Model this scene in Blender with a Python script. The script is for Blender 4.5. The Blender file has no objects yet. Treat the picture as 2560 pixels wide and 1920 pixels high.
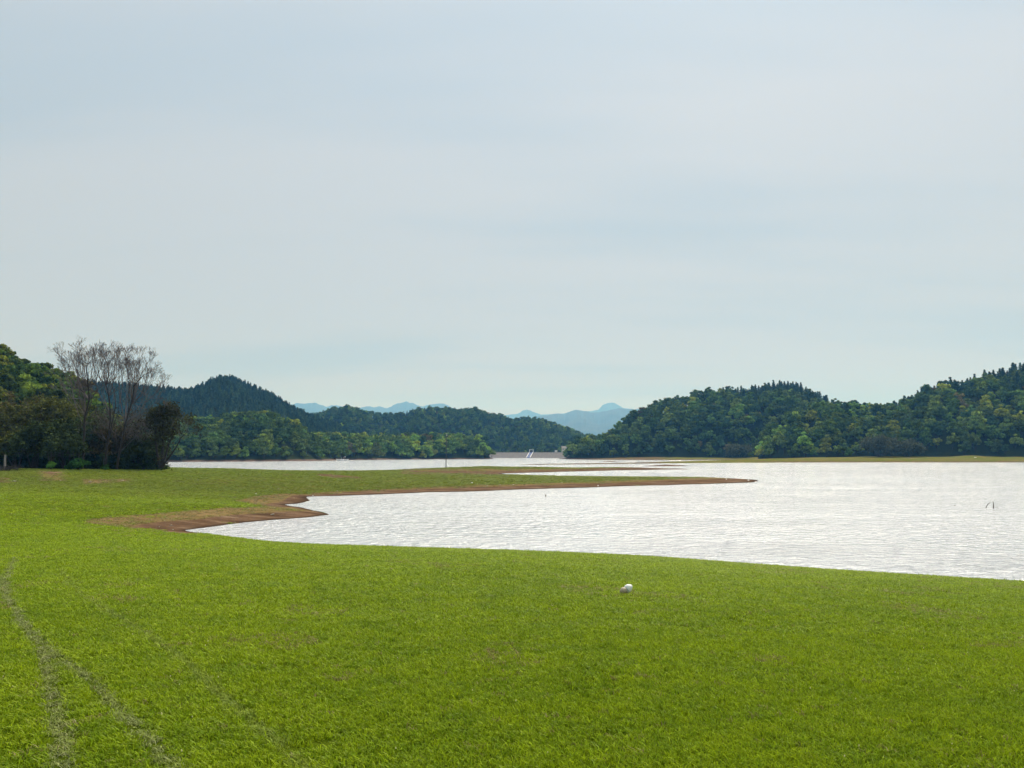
import bpy, bmesh, math, random
import numpy as np
from mathutils import Vector, Matrix

rnd = random.Random(7)
rng = np.random.default_rng(11)
sc = bpy.context.scene
COL = sc.collection
R = math.radians

# ------------------------------------------------------------------ camera, sky, sun, exposure
CAM_Z = 4.0
F = 1920.0                      # focal length in pixels of a 2560 px wide frame
PITCH = math.atan(176.0 / F)
cd = bpy.data.cameras.new('camera')
cd.sensor_width = 36.0
cd.lens = 36.0 * F / 2560.0
cd.clip_start = 0.05
cd.clip_end = 30000.0
cam = bpy.data.objects.new('camera', cd)
COL.objects.link(cam)
cam.location = (0, 0, CAM_Z)
cam.rotation_euler = (R(90) + PITCH, 0, 0)
sc.camera = cam

SUN_EL, SUN_AZ = R(52), R(22)   # behind thin cloud, ahead and to the right
sun_dir = Vector((math.sin(SUN_AZ) * math.cos(SUN_EL), math.cos(SUN_AZ) * math.cos(SUN_EL), math.sin(SUN_EL)))
world = bpy.data.worlds.new('World')
sc.world = world
world.use_nodes = True
wn, wl = world.node_tree.nodes, world.node_tree.links
wn.clear()


def N(nodes, typ, **kw):
    n = nodes.new(typ)
    for k, v in kw.items():
        if k == 'ins':
            for i, val in v.items():
                n.inputs[i].default_value = val
        else:
            setattr(n, k, v)
    return n


def mathn(nodes, links, op, a, b=None, c=None, clamp=False):
    n = nodes.new('ShaderNodeMath')
    n.operation = op
    n.use_clamp = clamp
    for i, v in enumerate((a, b, c)):
        if v is None:
            continue
        if isinstance(v, (int, float)):
            n.inputs[i].default_value = v
        else:
            links.new(v, n.inputs[i])
    return n.outputs[0]


def mixc(nodes, links, fac, a, b, blend='MIX'):
    n = nodes.new('ShaderNodeMix')
    n.data_type = 'RGBA'
    n.blend_type = blend
    for sock, v in ((n.inputs[0], fac), (n.inputs[6], a), (n.inputs[7], b)):
        if isinstance(v, (int, float)):
            sock.default_value = v
        elif isinstance(v, (tuple, list)):
            sock.default_value = tuple(v) + ((1,) if len(v) == 3 else ())
        else:
            links.new(v, sock)
    return n.outputs[2]


sky = N(wn, 'ShaderNodeTexSky', sky_type='NISHITA', sun_disc=False, sun_elevation=SUN_EL, sun_rotation=SUN_AZ)
sky.air_density = 1.2
sky.dust_density = 2.0
tc = N(wn, 'ShaderNodeTexCoord')
sep = N(wn, 'ShaderNodeSeparateXYZ')
wl.new(tc.outputs['Generated'], sep.inputs[0])
# cloud sheet: direction projected on a plane overhead, so streaks lie flat towards the horizon
zc = mathn(wn, wl, 'ADD', mathn(wn, wl, 'MAXIMUM', sep.outputs[2], 0.0), 0.16)
cx = mathn(wn, wl, 'DIVIDE', sep.outputs[0], zc)
cy = mathn(wn, wl, 'DIVIDE', sep.outputs[1], zc)
comb = N(wn, 'ShaderNodeCombineXYZ')
wl.new(cx, comb.inputs[0]); wl.new(cy, comb.inputs[1])
mp = N(wn, 'ShaderNodeMapping')
mp.inputs['Rotation'].default_value = (0, 0, R(12))
mp.inputs['Scale'].default_value = (0.26, 1.0, 1)
mp.inputs['Location'].default_value = (3.1, 0.35, 0)
wl.new(comb.outputs[0], mp.inputs[0])
n1 = N(wn, 'ShaderNodeTexNoise', ins={'Scale': 1.5, 'Detail': 4.0, 'Roughness': 0.5})
n2 = N(wn, 'ShaderNodeTexNoise', ins={'Scale': 0.28, 'Detail': 2.0, 'Roughness': 0.5})
wl.new(mp.outputs[0], n1.inputs['Vector']); wl.new(mp.outputs[0], n2.inputs['Vector'])
r1 = N(wn, 'ShaderNodeMapRange', ins={1: 0.34, 2: 0.56, 3: 0.0, 4: 1.0}, interpolation_type='SMOOTHSTEP')
wl.new(n1.outputs[0], r1.inputs[0])
r2 = N(wn, 'ShaderNodeMapRange', ins={1: 0.35, 2: 0.65, 3: 0.0, 4: 1.0}, interpolation_type='SMOOTHSTEP')
wl.new(n2.outputs[0], r2.inputs[0])
SKY_THIN = (2.44, 2.72, 2.88)
SKY_THICK = (2.88, 2.98, 2.98)
c_a = mixc(wn, wl, r1.outputs[0], SKY_THIN, SKY_THICK)
c_b = mixc(wn, wl, r2.outputs[0], (0.985, 1.0, 1.03), (1.01, 1.0, 0.985))
cloud = mixc(wn, wl, 1.0, c_a, c_b, 'MULTIPLY')
vd = N(wn, 'ShaderNodeVectorMath', operation='DOT_PRODUCT')
wl.new(tc.outputs['Generated'], vd.inputs[0])
vd.inputs[1].default_value = tuple(sun_dir)
dp = mathn(wn, wl, 'MAXIMUM', vd.outputs['Value'], 0.0)
g1 = mathn(wn, wl, 'MULTIPLY', mathn(wn, wl, 'POWER', dp, 5.0), 0.12)
g2 = mathn(wn, wl, 'MULTIPLY', mathn(wn, wl, 'POWER', dp, 60.0), 2.0)
glow = mathn(wn, wl, 'ADD', mathn(wn, wl, 'ADD', g1, g2), 1.0)
gc = N(wn, 'ShaderNodeCombineXYZ')
for i in range(3):
    wl.new(glow, gc.inputs[i])
cloud = mixc(wn, wl, 1.0, cloud, gc.outputs[0], 'MULTIPLY')
# an overcast sky is brighter towards the zenith
ov = mathn(wn, wl, 'ADD', mathn(wn, wl, 'MULTIPLY', mathn(wn, wl, 'MAXIMUM', sep.outputs[2], 0.0), 0.42), 0.95)
oc = N(wn, 'ShaderNodeCombineXYZ')
for i in range(3):
    wl.new(ov, oc.inputs[i])
cloud = mixc(wn, wl, 1.0, cloud, oc.outputs[0], 'MULTIPLY')
skyc = mixc(wn, wl, 0.94, sky.outputs[0], cloud)
bg = N(wn, 'ShaderNodeBackground', ins={1: 0.1})
wl.new(skyc, bg.inputs[0])
wo = N(wn, 'ShaderNodeOutputWorld')
wl.new(bg.outputs[0], wo.inputs[0])

sd_ = bpy.data.lights.new('sun', 'SUN')
sd_.energy = 3.0
sd_.angle = R(20)
sd_.color = (1.0, 0.95, 0.86)
sun = bpy.data.objects.new('sun', sd_)
COL.objects.link(sun)
sun.rotation_euler = sun_dir.to_track_quat('Z', 'Y').to_euler()

sc.view_settings.view_transform = 'Standard'
sc.view_settings.look = 'None'
sc.view_settings.exposure = 0.85
sc.view_settings.gamma = 1.0
sc.view_settings.use_curve_mapping = False
sc.cycles.max_bounces = 6
sc.cycles.diffuse_bounces = 3
sc.cycles.glossy_bounces = 3
sc.cycles.transmission_bounces = 2
sc.cycles.volume_bounces = 0
sc.cycles.use_denoising = True
sc.cycles.sample_clamp_indirect = 4.0

# ------------------------------------------------------------------ helpers
CP, SP = math.cos(PITCH), math.sin(PITCH)


def ray(px, py):
    """direction (u, 1, v) of the sight line of a photograph pixel; the place itself is laid out in metres from it"""
    a, b = (px - 1280.0) / F, (960.0 - py) / F
    y = CP - b * SP
    return a / y, (b * CP + SP) / y


def at(px, py, Y):
    u, v = ray(px, py)
    return Vector((u * Y, Y, CAM_Z + v * Y))


def onwater(px, py):
    u, v = ray(px, py)
    Y = -CAM_Z / v
    return (u * Y, Y)


def project(X, Y, Z):
    """metres -> photograph pixel, used to read colours and ridge lines off the photograph"""
    z = Z - CAM_Z
    f = Y * CP + z * SP
    up = -Y * SP + z * CP
    return 1280 + F * X / f, 960 - F * up / f


def hash2(ix, iy, seed):
    h = (ix.astype(np.int64) * 374761393 + iy.astype(np.int64) * 668265263 + seed * 974634777) & 0xffffffff
    h = ((h ^ (h >> 13)) * 1274126177) & 0xffffffff
    h = h ^ (h >> 16)
    return (h & 0xffff) / 65535.0


def vnoise(x, y, seed=0):
    ix, iy = np.floor(x), np.floor(y)
    fx, fy = x - ix, y - iy
    fx = fx * fx * (3 - 2 * fx)
    fy = fy * fy * (3 - 2 * fy)
    a = hash2(ix, iy, seed); b = hash2(ix + 1, iy, seed)
    c = hash2(ix, iy + 1, seed); d = hash2(ix + 1, iy + 1, seed)
    return (a + (b - a) * fx) * (1 - fy) + (c + (d - c) * fx) * fy


def fbm(x, y, seed=0, octv=4):
    s, a, t = 0.0, 1.0, 0.0
    for i in range(octv):
        s = s + a * vnoise(x * 2 ** i + 17.3 * i, y * 2 ** i - 9.1 * i, seed + i)
        t += a
        a *= 0.5
    return s / t


def sstep(a, b, x):
    t = np.clip((x - a) / (b - a), 0, 1)
    return t * t * (3 - 2 * t)


def poly_sd(px, py, poly):
    """signed distance to a polygon, positive inside"""
    P = np.array(poly, float)
    Q = np.roll(P, -1, axis=0)
    d2 = np.full(px.shape, 1e18)
    inside = np.zeros(px.shape, bool)
    for (ax, ay), (bx, by) in zip(P, Q):
        ex, ey = bx - ax, by - ay
        L = ex * ex + ey * ey + 1e-12
        t = np.clip(((px - ax) * ex + (py - ay) * ey) / L, 0, 1)
        d2 = np.minimum(d2, (px - ax - t * ex) ** 2 + (py - ay - t * ey) ** 2)
        if ay != by:
            c = ((ay > py) != (by > py)) & (px < (bx - ax) * (py - ay) / (by - ay) + ax)
            inside ^= c
    d = np.sqrt(d2)
    return np.where(inside, d, -d)


def tag(o, label=None, cat=None, group=None, kind=None):
    if label: o['label'] = label
    if cat: o['category'] = cat
    if group: o['group'] = group
    if kind: o['kind'] = kind
    return o


def link(name, me, mat=None, parent=None):
    o = bpy.data.objects.new(name, me)
    COL.objects.link(o)
    if mat is not None and me is not None and len(me.materials) == 0:
        me.materials.append(mat)
    if parent is not None:
        o.parent = parent
    return o


def empty(name, loc):
    o = bpy.data.objects.new(name, None)
    COL.objects.link(o)
    o.location = loc
    o.empty_display_size = 0.3
    return o


def mesh_np(name, V, Fq, smooth=False, attrs=None):
    """V (n,3), Fq (m,k) one face size"""
    V = np.asarray(V, np.float32); Fq = np.asarray(Fq, np.int32)
    me = bpy.data.meshes.new(name)
    me.vertices.add(len(V)); me.vertices.foreach_set('co', V.ravel())
    m, k = Fq.shape
    me.loops.add(m * k); me.loops.foreach_set('vertex_index', Fq.ravel())
    me.polygons.add(m)
    me.polygons.foreach_set('loop_start', np.arange(0, m * k, k, dtype=np.int32))
    if smooth:
        me.polygons.foreach_set('use_smooth', np.ones(m, bool))
    me.update(calc_edges=True)
    for an, av in (attrs or {}).items():
        a = me.attributes.new(an, 'FLOAT', 'POINT')
        a.data.foreach_set('value', np.asarray(av, np.float32).ravel())
    return me


def grid_faces(nr, nc):
    i = np.arange(nr - 1)[:, None] * nc + np.arange(nc - 1)[None, :]
    return np.stack([i, i + 1, i + nc + 1, i + nc], -1).reshape(-1, 4)


class MB:
    def __init__(s):
        s.v, s.f, s.m = [], [], []

    def box(s, c, size, rot=None, mi=0):
        b = len(s.v)
        for dz in (-.5, .5):
            for dx, dy in ((-.5, -.5), (.5, -.5), (.5, .5), (-.5, .5)):
                p = Vector((dx * size[0], dy * size[1], dz * size[2]))
                if rot is not None: p = rot @ p
                s.v.append(Vector(c) + p)
        for q in ((0, 3, 2, 1), (4, 5, 6, 7), (0, 1, 5, 4), (1, 2, 6, 5), (2, 3, 7, 6), (3, 0, 4, 7)):
            s.f.append([b + i for i in q]); s.m.append(mi)

    def tube(s, pts, radii, n=6, mi=0, cap=True):
        pts = [Vector(p) for p in pts]
        rings = []
        for i, p in enumerate(pts):
            t = (pts[min(i + 1, len(pts) - 1)] - pts[max(i - 1, 0)])
            if t.length < 1e-6: t = Vector((0, 0, 1))
            t.normalize()
            a = t.cross(Vector((0.31, 0.95, 0.12)))
            if a.length < 1e-3: a = t.cross(Vector((1, 0, 0)))
            a.normalize(); b = t.cross(a)
            r0 = len(s.v)
            for k in range(n):
                w = 2 * math.pi * k / n
                s.v.append(p + (a * math.cos(w) + b * math.sin(w)) * radii[i])
            rings.append(r0)
        for i in range(len(pts) - 1):
            for k in range(n):
                s.f.append([rings[i] + k, rings[i] + (k + 1) % n, rings[i + 1] + (k + 1) % n, rings[i + 1] + k]); s.m.append(mi)
        if cap:
            s.f.append([rings[-1] + k for k in range(n)]); s.m.append(mi)
            s.f.append([rings[0] + k for k in reversed(range(n))]); s.m.append(mi)

    def face(s, pts, mi=0):
        b = len(s.v)
        s.v.extend(Vector(p) for p in pts)
        s.f.append(list(range(b, b + len(pts)))); s.m.append(mi)

    def mesh(s, name, mats=(), smooth=False):
        me = bpy.data.meshes.new(name)
        me.from_pydata([tuple(v) for v in s.v], [], s.f)
        for m in mats: me.materials.append(m)
        if s.m: me.polygons.foreach_set('material_index', s.m)
        if smooth: me.polygons.foreach_set('use_smooth', [True] * len(s.f))
        me.update()
        return me


def material(name):
    m = bpy.data.materials.new(name)
    m.use_nodes = True
    nt = m.node_tree
    nt.nodes.clear()
    return m, nt.nodes, nt.links


def finish(nodes, links, shader):
    o = nodes.new('ShaderNodeOutputMaterial')
    links.new(shader, o.inputs[0])


def simple_mat(name, c1, c2, scale=4.0, rough=0.85, bump=0.0, metal=0.0, detail=4.0):
    m, n, l = material(name)
    t = N(n, 'ShaderNodeTexCoord')
    ns = N(n, 'ShaderNodeTexNoise', ins={'Scale': scale, 'Detail': detail, 'Roughness': 0.6})
    l.new(t.outputs['Object'], ns.inputs['Vector'])
    rr = N(n, 'ShaderNodeMapRange', ins={1: 0.32, 2: 0.68, 3: 0.0, 4: 1.0})
    l.new(ns.outputs[0], rr.inputs[0])
    col = mixc(n, l, rr.outputs[0], c1, c2)
    b = N(n, 'ShaderNodeBsdfPrincipled', ins={'Roughness': rough, 'Metallic': metal})
    l.new(col, b.inputs['Base Color'])
    if bump:
        bp = N(n, 'ShaderNodeBump', ins={'Strength': bump, 'Distance': 0.05})
        l.new(ns.outputs[0], bp.inputs['Height'])
        l.new(bp.outputs[0], b.inputs['Normal'])
    finish(n, l, b.outputs[0])
    return m


# ------------------------------------------------------------------ materials
def leaf_material(name, spread=0.5, trans=0.25, scale=0.9):
    """foliage whose hue comes from the per-tree tint; the noise gives clumps of slightly different leaf age"""
    m, n, l = material(name)
    a = N(n, 'ShaderNodeAttribute', attribute_type='INSTANCER', attribute_name='tint')
    g = N(n, 'ShaderNodeNewGeometry')
    ns = N(n, 'ShaderNodeTexNoise', ins={'Scale': scale, 'Detail': 3.0, 'Roughness': 0.6})
    l.new(g.outputs['Position'], ns.inputs['Vector'])
    rr = N(n, 'ShaderNodeMapRange', ins={1: 0.3, 2: 0.7, 3: 1.0 - spread, 4: 1.0 + spread})
    l.new(ns.outputs[0], rr.inputs[0])
    rr2 = N(n, 'ShaderNodeMapRange', ins={1: 0.0, 2: 1.0, 3: 0.6, 4: 1.45})
    l.new(g.outputs['Random Per Island'], rr2.inputs[0])
    k = mathn(n, l, 'MULTIPLY', rr.outputs[0], rr2.outputs[0])
    cc = N(n, 'ShaderNodeCombineXYZ')
    for i in range(3): l.new(k, cc.inputs[i])
    col = mixc(n, l, 1.0, a.outputs['Color'], cc.outputs[0], 'MULTIPLY')
    d = N(n, 'ShaderNodeBsdfDiffuse'); t = N(n, 'ShaderNodeBsdfTranslucent')
    l.new(col, d.inputs[0]); l.new(col, t.inputs[0])
    mx = N(n, 'ShaderNodeMixShader', ins={0: trans})
    l.new(d.outputs[0], mx.inputs[1]); l.new(t.outputs[0], mx.inputs[2])
    finish(n, l, mx.outputs[0])
    return m


M_LEAF = leaf_material('foliage', 0.6, 0.33, 0.6)
M_BARK = simple_mat('bark', (0.018, 0.015, 0.013), (0.045, 0.037, 0.032), 3.0, 0.95, 0.4)
M_TWIG = simple_mat('twig_bark', (0.065, 0.056, 0.058), (0.14, 0.12, 0.122), 1.5, 0.95)


def grass_blade_material():
    m, n, l = material('grass_blade')
    a = N(n, 'ShaderNodeAttribute', attribute_type='INSTANCER', attribute_name='tint')
    g = N(n, 'ShaderNodeNewGeometry')
    hh = N(n, 'ShaderNodeAttribute', attribute_type='GEOMETRY', attribute_name='tip')
    r2 = N(n, 'ShaderNodeMapRange', ins={1: 0.0, 2: 1.0, 3: 0.38, 4: 1.95})
    l.new(g.outputs['Random Per Island'], r2.inputs[0])
    cc = N(n, 'ShaderNodeCombineXYZ')
    for i in range(3): l.new(r2.outputs[0], cc.inputs[i])
    col = mixc(n, l, 1.0, a.outputs['Color'], cc.outputs[0], 'MULTIPLY')
    tipf = mathn(n, l, 'MULTIPLY', hh.outputs['Fac'], 0.35)
    col = mixc(n, l, tipf, col, (0.27, 0.37, 0.03))
    b = N(n, 'ShaderNodeBsdfPrincipled', ins={'Roughness': 0.45})
    b.inputs['Specular IOR Level'].default_value = 0.06
    l.new(col, b.inputs['Base Color'])
    t = N(n, 'ShaderNodeBsdfTranslucent'); l.new(col, t.inputs[0])
    mx = N(n, 'ShaderNodeMixShader', ins={0: 0.3})
    l.new(b.outputs[0], mx.inputs[1]); l.new(t.outputs[0], mx.inputs[2])
    finish(n, l, mx.outputs[0])
    return m


M_BLADE = grass_blade_material()


def ground_material():
    m, n, l = material('turf_and_mud')
    g = N(n, 'ShaderNodeNewGeometry')
    P = g.outputs['Position']

    def noise(scale, detail=4.0, rough=0.6, sc3=None):
        v = P
        if sc3:
            mm = N(n, 'ShaderNodeMapping'); mm.inputs['Scale'].default_value = sc3
            l.new(P, mm.inputs[0]); v = mm.outputs[0]
        t = N(n, 'ShaderNodeTexNoise', ins={'Scale': scale, 'Detail': detail, 'Roughness': rough})
        l.new(v, t.inputs['Vector'])
        return t.outputs[0]

    def rng_(v, a, b, c=0.0, d=1.0):
        t = N(n, 'ShaderNodeMapRange', ins={1: a, 2: b, 3: c, 4: d}); l.new(v, t.inputs[0]); return t.outputs[0]

    def attr(nm):
        t = N(n, 'ShaderNodeAttribute', attribute_type='GEOMETRY', attribute_name=nm); return t.outputs['Fac']

    fine = noise(9.0, 6.0, 0.75)
    mid = noise(0.55, 5.0, 0.65)
    big = noise(0.06, 4.0, 0.6, (0.6, 1.0, 1.0))
    blot = noise(0.30, 6.0, 0.75, (0.55, 0.8, 1.0))
    grass = mixc(n, l, rng_(mid, 0.3, 0.7), (0.072, 0.105, 0.008), (0.108, 0.140, 0.012))
    grass = mixc(n, l, rng_(big, 0.35, 0.65), grass, (0.105, 0.122, 0.016))
    grass = mixc(n, l, mathn(n, l, 'MULTIPLY', rng_(fine, 0.3, 0.7), 0.45), grass, (0.06, 0.09, 0.004))
    lush = mixc(n, l, rng_(mid, 0.3, 0.7), (0.065, 0.135, 0.006), (0.10, 0.18, 0.010))
    grass = mixc(n, l, attr('lush'), grass, lush)
    # sparse turf: dry stems over earth
    olive = mixc(n, l, rng_(fine, 0.3, 0.7), (0.095, 0.098, 0.022), (0.145, 0.135, 0.035))
    mott = noise(0.14, 6.0, 0.72, (0.35, 1.0, 1.0))
    grass = mixc(n, l, mathn(n, l, 'MULTIPLY', rng_(mott, 0.42, 0.68), 0.7), grass, olive)
    mott2 = noise(0.45, 5.0, 0.7, (0.4, 1.0, 1.0))
    grass = mixc(n, l, mathn(n, l, 'MULTIPLY', rng_(mott2, 0.55, 0.75), 0.6), grass, (0.055, 0.085, 0.006))
    dry = mixc(n, l, rng_(blot, 0.35, 0.65), (0.135, 0.105, 0.042), (0.27, 0.185, 0.085))
    dry = mixc(n, l, mathn(n, l, 'MULTIPLY', rng_(fine, 0.35, 0.65), 0.5), dry, (0.085, 0.062, 0.030))
    mud = mixc(n, l, rng_(mid, 0.3, 0.7), (0.088, 0.052, 0.031), (0.165, 0.104, 0.066))
    mud = mixc(n, l, mathn(n, l, 'MULTIPLY', rng_(fine, 0.45, 0.62), 0.55), mud, (0.060, 0.034, 0.02))
    strata = noise(0.9, 5.0, 0.75, (0.22, 1.0, 1.0))
    mud = mixc(n, l, mathn(n, l, 'MULTIPLY', rng_(strata, 0.50, 0.66), 0.75), mud, (0.26, 0.19, 0.13))
    mud = mixc(n, l, mathn(n, l, 'MULTIPLY', rng_(strata, 0.48, 0.34), 0.8), mud, (0.055, 0.036, 0.024))
    jit = mathn(n, l, 'ADD', mathn(n, l, 'MULTIPLY', mathn(n, l, 'SUBTRACT', blot, 0.5), 2.2),
                mathn(n, l, 'MULTIPLY', mathn(n, l, 'SUBTRACT', fine, 0.5), 1.0))
    fd = rng_(mathn(n, l, 'ADD', attr('dry'), jit), 0.25, 0.8)
    fm = rng_(mathn(n, l, 'ADD', attr('mud'), jit), 0.3, 0.7)
    col = mixc(n, l, fd, grass, dry)
    col = mixc(n, l, fm, col, mud)
    # the pale dried silt line and wet dark earth at the water's edge
    sepz = N(n, 'ShaderNodeSeparateXYZ'); l.new(P, sepz.inputs[0])
    wet = mathn(n, l, 'SUBTRACT', 1.0, rng_(mathn(n, l, 'ADD', sepz.outputs[2], mathn(n, l, 'MULTIPLY', mathn(n, l, 'SUBTRACT', mid, 0.5), 0.06)), 0.02, 0.07))
    col = mixc(n, l, mathn(n, l, 'MULTIPLY', wet, fm), col, (0.055, 0.036, 0.024))
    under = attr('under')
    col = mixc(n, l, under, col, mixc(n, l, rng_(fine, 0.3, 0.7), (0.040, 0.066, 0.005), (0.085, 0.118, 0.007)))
    b = N(n, 'ShaderNodeBsdfDiffuse')
    l.new(col, b.inputs['Color'])
    hgt = mathn(n, l, 'ADD', mathn(n, l, 'MULTIPLY', fine, 0.05), mathn(n, l, 'MULTIPLY', mid, 0.12))
    bp = N(n, 'ShaderNodeBump', ins={'Strength': 0.9, 'Distance': 1.0})
    l.new(hgt, bp.inputs['Height']); l.new(bp.outputs[0], b.inputs['Normal'])
    finish(n, l, b.outputs[0])
    return m


def water_material():
    m, n, l = material('lake_water')
    g = N(n, 'ShaderNodeNewGeometry')

    def wav(scale, sx, rot, detail=3.0, rough=0.55):
        mm = N(n, 'ShaderNodeMapping')
        mm.inputs['Rotation'].default_value = (0, 0, R(rot))
        mm.inputs['Scale'].default_value = (sx, 1.0, 1.0)
        l.new(g.outputs['Position'], mm.inputs[0])
        t = N(n, 'ShaderNodeTexNoise', ins={'Scale': scale, 'Detail': detail, 'Roughness': rough, 'Distortion': 0.3})
        l.new(mm.outputs[0], t.inputs['Vector'])
        return t.outputs[0]

    gust = wav(0.045, 0.35, 8, 4.0, 0.6)
    gr = N(n, 'ShaderNodeMapRange', ins={1: 0.35, 2: 0.65, 3: 0.55, 4: 1.25}); l.new(gust, gr.inputs[0])
    a = mathn(n, l, 'MULTIPLY', wav(2.1, 0.65, 7), 0.48)
    b = mathn(n, l, 'MULTIPLY', wav(6.5, 0.8, -9), 0.11)
    c = mathn(n, l, 'MULTIPLY', wav(0.4, 0.7, 12), 0.22)
    h = mathn(n, l, 'ADD', mathn(n, l, 'ADD', a, b), c)
    h = mathn(n, l, 'MULTIPLY', h, gr.outputs[0])
    bp = N(n, 'ShaderNodeBump', ins={'Strength': 1.0, 'Distance': 1.0})
    l.new(h, bp.inputs['Height'])
    bs = N(n, 'ShaderNodeBsdfPrincipled', ins={'Roughness': 0.12, 'IOR': 1.6})
    bs.inputs['Base Color'].default_value = (0.585, 0.615, 0.65, 1)
    l.new(bp.outputs[0], bs.inputs['Normal'])
    finish(n, l, bs.outputs[0])
    return m


def forest_floor_material():
    m, n, l = material('forest_floor')
    g = N(n, 'ShaderNodeNewGeometry')
    ns = N(n, 'ShaderNodeTexNoise', ins={'Scale': 0.35, 'Detail': 6.0, 'Roughness': 0.7})
    l.new(g.outputs['Position'], ns.inputs['Vector'])
    floor = mixc(n, l, ns.outputs[0], (0.012, 0.02, 0.008), (0.04, 0.05, 0.018))
    shore = mixc(n, l, ns.outputs[0], (0.07, 0.05, 0.04), (0.19, 0.13, 0.10))
    sp = N(n, 'ShaderNodeSeparateXYZ'); l.new(g.outputs['Position'], sp.inputs[0])
    z = mathn(n, l, 'ADD', sp.outputs[2], mathn(n, l, 'MULTIPLY', ns.outputs[0], -0.8))
    rr = N(n, 'ShaderNodeMapRange', ins={1: 0.35, 2: 0.75, 3: 0.0, 4: 1.0}); l.new(z, rr.inputs[0])
    col = mixc(n, l, rr.outputs[0], shore, floor)
    b = N(n, 'ShaderNodeBsdfDiffuse'); l.new(col, b.inputs[0])
    finish(n, l, b.outputs[0])
    return m


M_GROUND = ground_material()
M_WATER = water_material()
M_FLOOR = forest_floor_material()
M_MTN = simple_mat('mountain_woodland', (0.010, 0.022, 0.014), (0.034, 0.050, 0.026), 0.006, 1.0, 0.0, detail=8.0)
M_BED = simple_mat('lake_bed_silt', (0.10, 0.07, 0.045), (0.16, 0.11, 0.07), 0.5, 0.95)

# ------------------------------------------------------------------ the land: shorelines traced at the water level
main_px = [(3400, 1515), (2900, 1480), (2560, 1456), (2300, 1440), (2050, 1424), (1850, 1409), (1650, 1394), (1480, 1386), (1300, 1379),
           (1100, 1373), (950, 1368), (820, 1364), (700, 1357), (600, 1346), (520, 1336), (447, 1326),
           (520, 1318), (600, 1307), (700, 1298), (770, 1293), (822, 1287), (795, 1279), (762, 1271), (730, 1264), (712, 1261),
           (745, 1259.5), (768, 1256), (781, 1251), (776, 1246), (764, 1241.5), (850, 1239.5), (940, 1237), (1010, 1234), (1080, 1231),
           (1150, 1229.5), (1230, 1227), (1320, 1223), (1400, 1221), (1500, 1217.5), (1600, 1214.5), (1700, 1212), (1800, 1209), (1880, 1206.5), (1903, 1203),
           (1895, 1200), (1850, 1197), (1780, 1195), (1600, 1193.5), (1470, 1192.5), (1400, 1191), (1330, 1189.5), (1280, 1187), (1247, 1184),
           (1300, 1182.3), (1400, 1179.8), (1470, 1178), (1545, 1176), (1640, 1174.5), (1727, 1173),
           (1700, 1172.2), (1640, 1171.6), (1545, 1170.5), (1450, 1171.5), (1380, 1170.8), (1310, 1169.5), (1230, 1168), (1115, 1169.5), (1020, 1173),
           (950, 1177), (900, 1181), (870, 1181.5), (800, 1180.5), (700, 1176.5), (600, 1175), (500, 1174.5), (420, 1172.5), (400, 1170),
           (385, 1163), (350, 1159), (250, 1155), (100, 1152), (-400, 1150), (-1600, 1149)]
main = [onwater(*p) for p in main_px]
main += [(-700, 250), (-300, -60), (300, -60), (120, 0), (40, 13)]
bank_px = [(1272, 1162.4), (1300, 1161.8), (1380, 1161.4), (1440, 1161.0), (1500, 1160.2), (1545, 1159.6), (1620, 1158.6), (1700, 1157.9), (1830, 1157.1),
           (2000, 1156.3), (2200, 1156), (2560, 1156), (3300, 1156), (3800, 1142), (2300, 1142), (1900, 1143), (1500, 1144), (1430, 1146.5), (1414, 1148.2),
           (1480, 1149.5), (1560, 1149.9), (1640, 1150.2), (1750, 1150.0), (1840, 1150.0), (1895, 1150.8),
           (1800, 1152.6), (1700, 1154.6), (1600, 1156.8), (1500, 1158.9), (1400, 1160.1), (1330, 1160.6)]
bank = [onwater(*p) for p in bank_px]
islet_a = [onwater(*p) for p in [(1606, 1165.2), (1640, 1165.6), (1690, 1165.5), (1728, 1164.8), (1700, 1163.6), (1650, 1163.1)]]
islet_b = [onwater(*p) for p in [(1500, 1154.8), (1530, 1154.8), (1552, 1154.2), (1530, 1153.6), (1510, 1153.8)]]

# heights the land tends to away from its shores: (X, Y, height)
hm = [(0, 0, 4.0), (0, 15, 4.0), (-14, 12, 4.0), (25, 8, 4.0), (-25, 32, 2.7), (-45, 60, 2.1), (-30, 60, 1.9), (-62, 122, 2.35), (-82, 118, 2.65), (-95, 90, 2.4),
      (-50, 90, 1.85), (-45, 135, 1.75), (-30, 100, 1.15), (-25, 135, 1.25), (-33, 150, 1.5), (-28, 160, 0.9), (-10, 110, 0.7), (-20, 172, 1.15),
      (-10, 195, 1.6), (-3, 212, 1.6), (5, 222, 1.5), (20, 220, 1.0), (32, 215, 1.3), (45, 210, 0.7), (10, 125, 0.62), (30, 125, 0.55), (25, 122, 0.6), (60, 122, 0.5), (-5, 150, 0.55),
      (150, 440, 4.5), (260, 440, 4.5), (60, 350, 0.7), (90, 400, 1.6), (80, 600, 6), (-150, 250, 5)]


def hmax_at(X, Y):
    w, s = 0.0, 0.0
    for (cx_, cy_, h) in hm:
        sc_ = 8.0 + 0.10 * max(cy_, 0)
        k = np.exp(-((X - cx_) ** 2 + ((Y - cy_) * 0.75) ** 2) / (2 * sc_ * sc_)) + 1e-5 / (1e-3 * ((X - cx_) ** 2 + (Y - cy_) ** 2) + 1)
        w = w + k
        s = s + k * h
    return s / w


def gauss(X, Y, px, py, Yc, a, wx, wy):
    u, v = ray(px, py)
    return a * np.exp(-((X - u * Yc) / wx) ** 2 - ((Y - Yc) / wy) ** 2)


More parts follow.
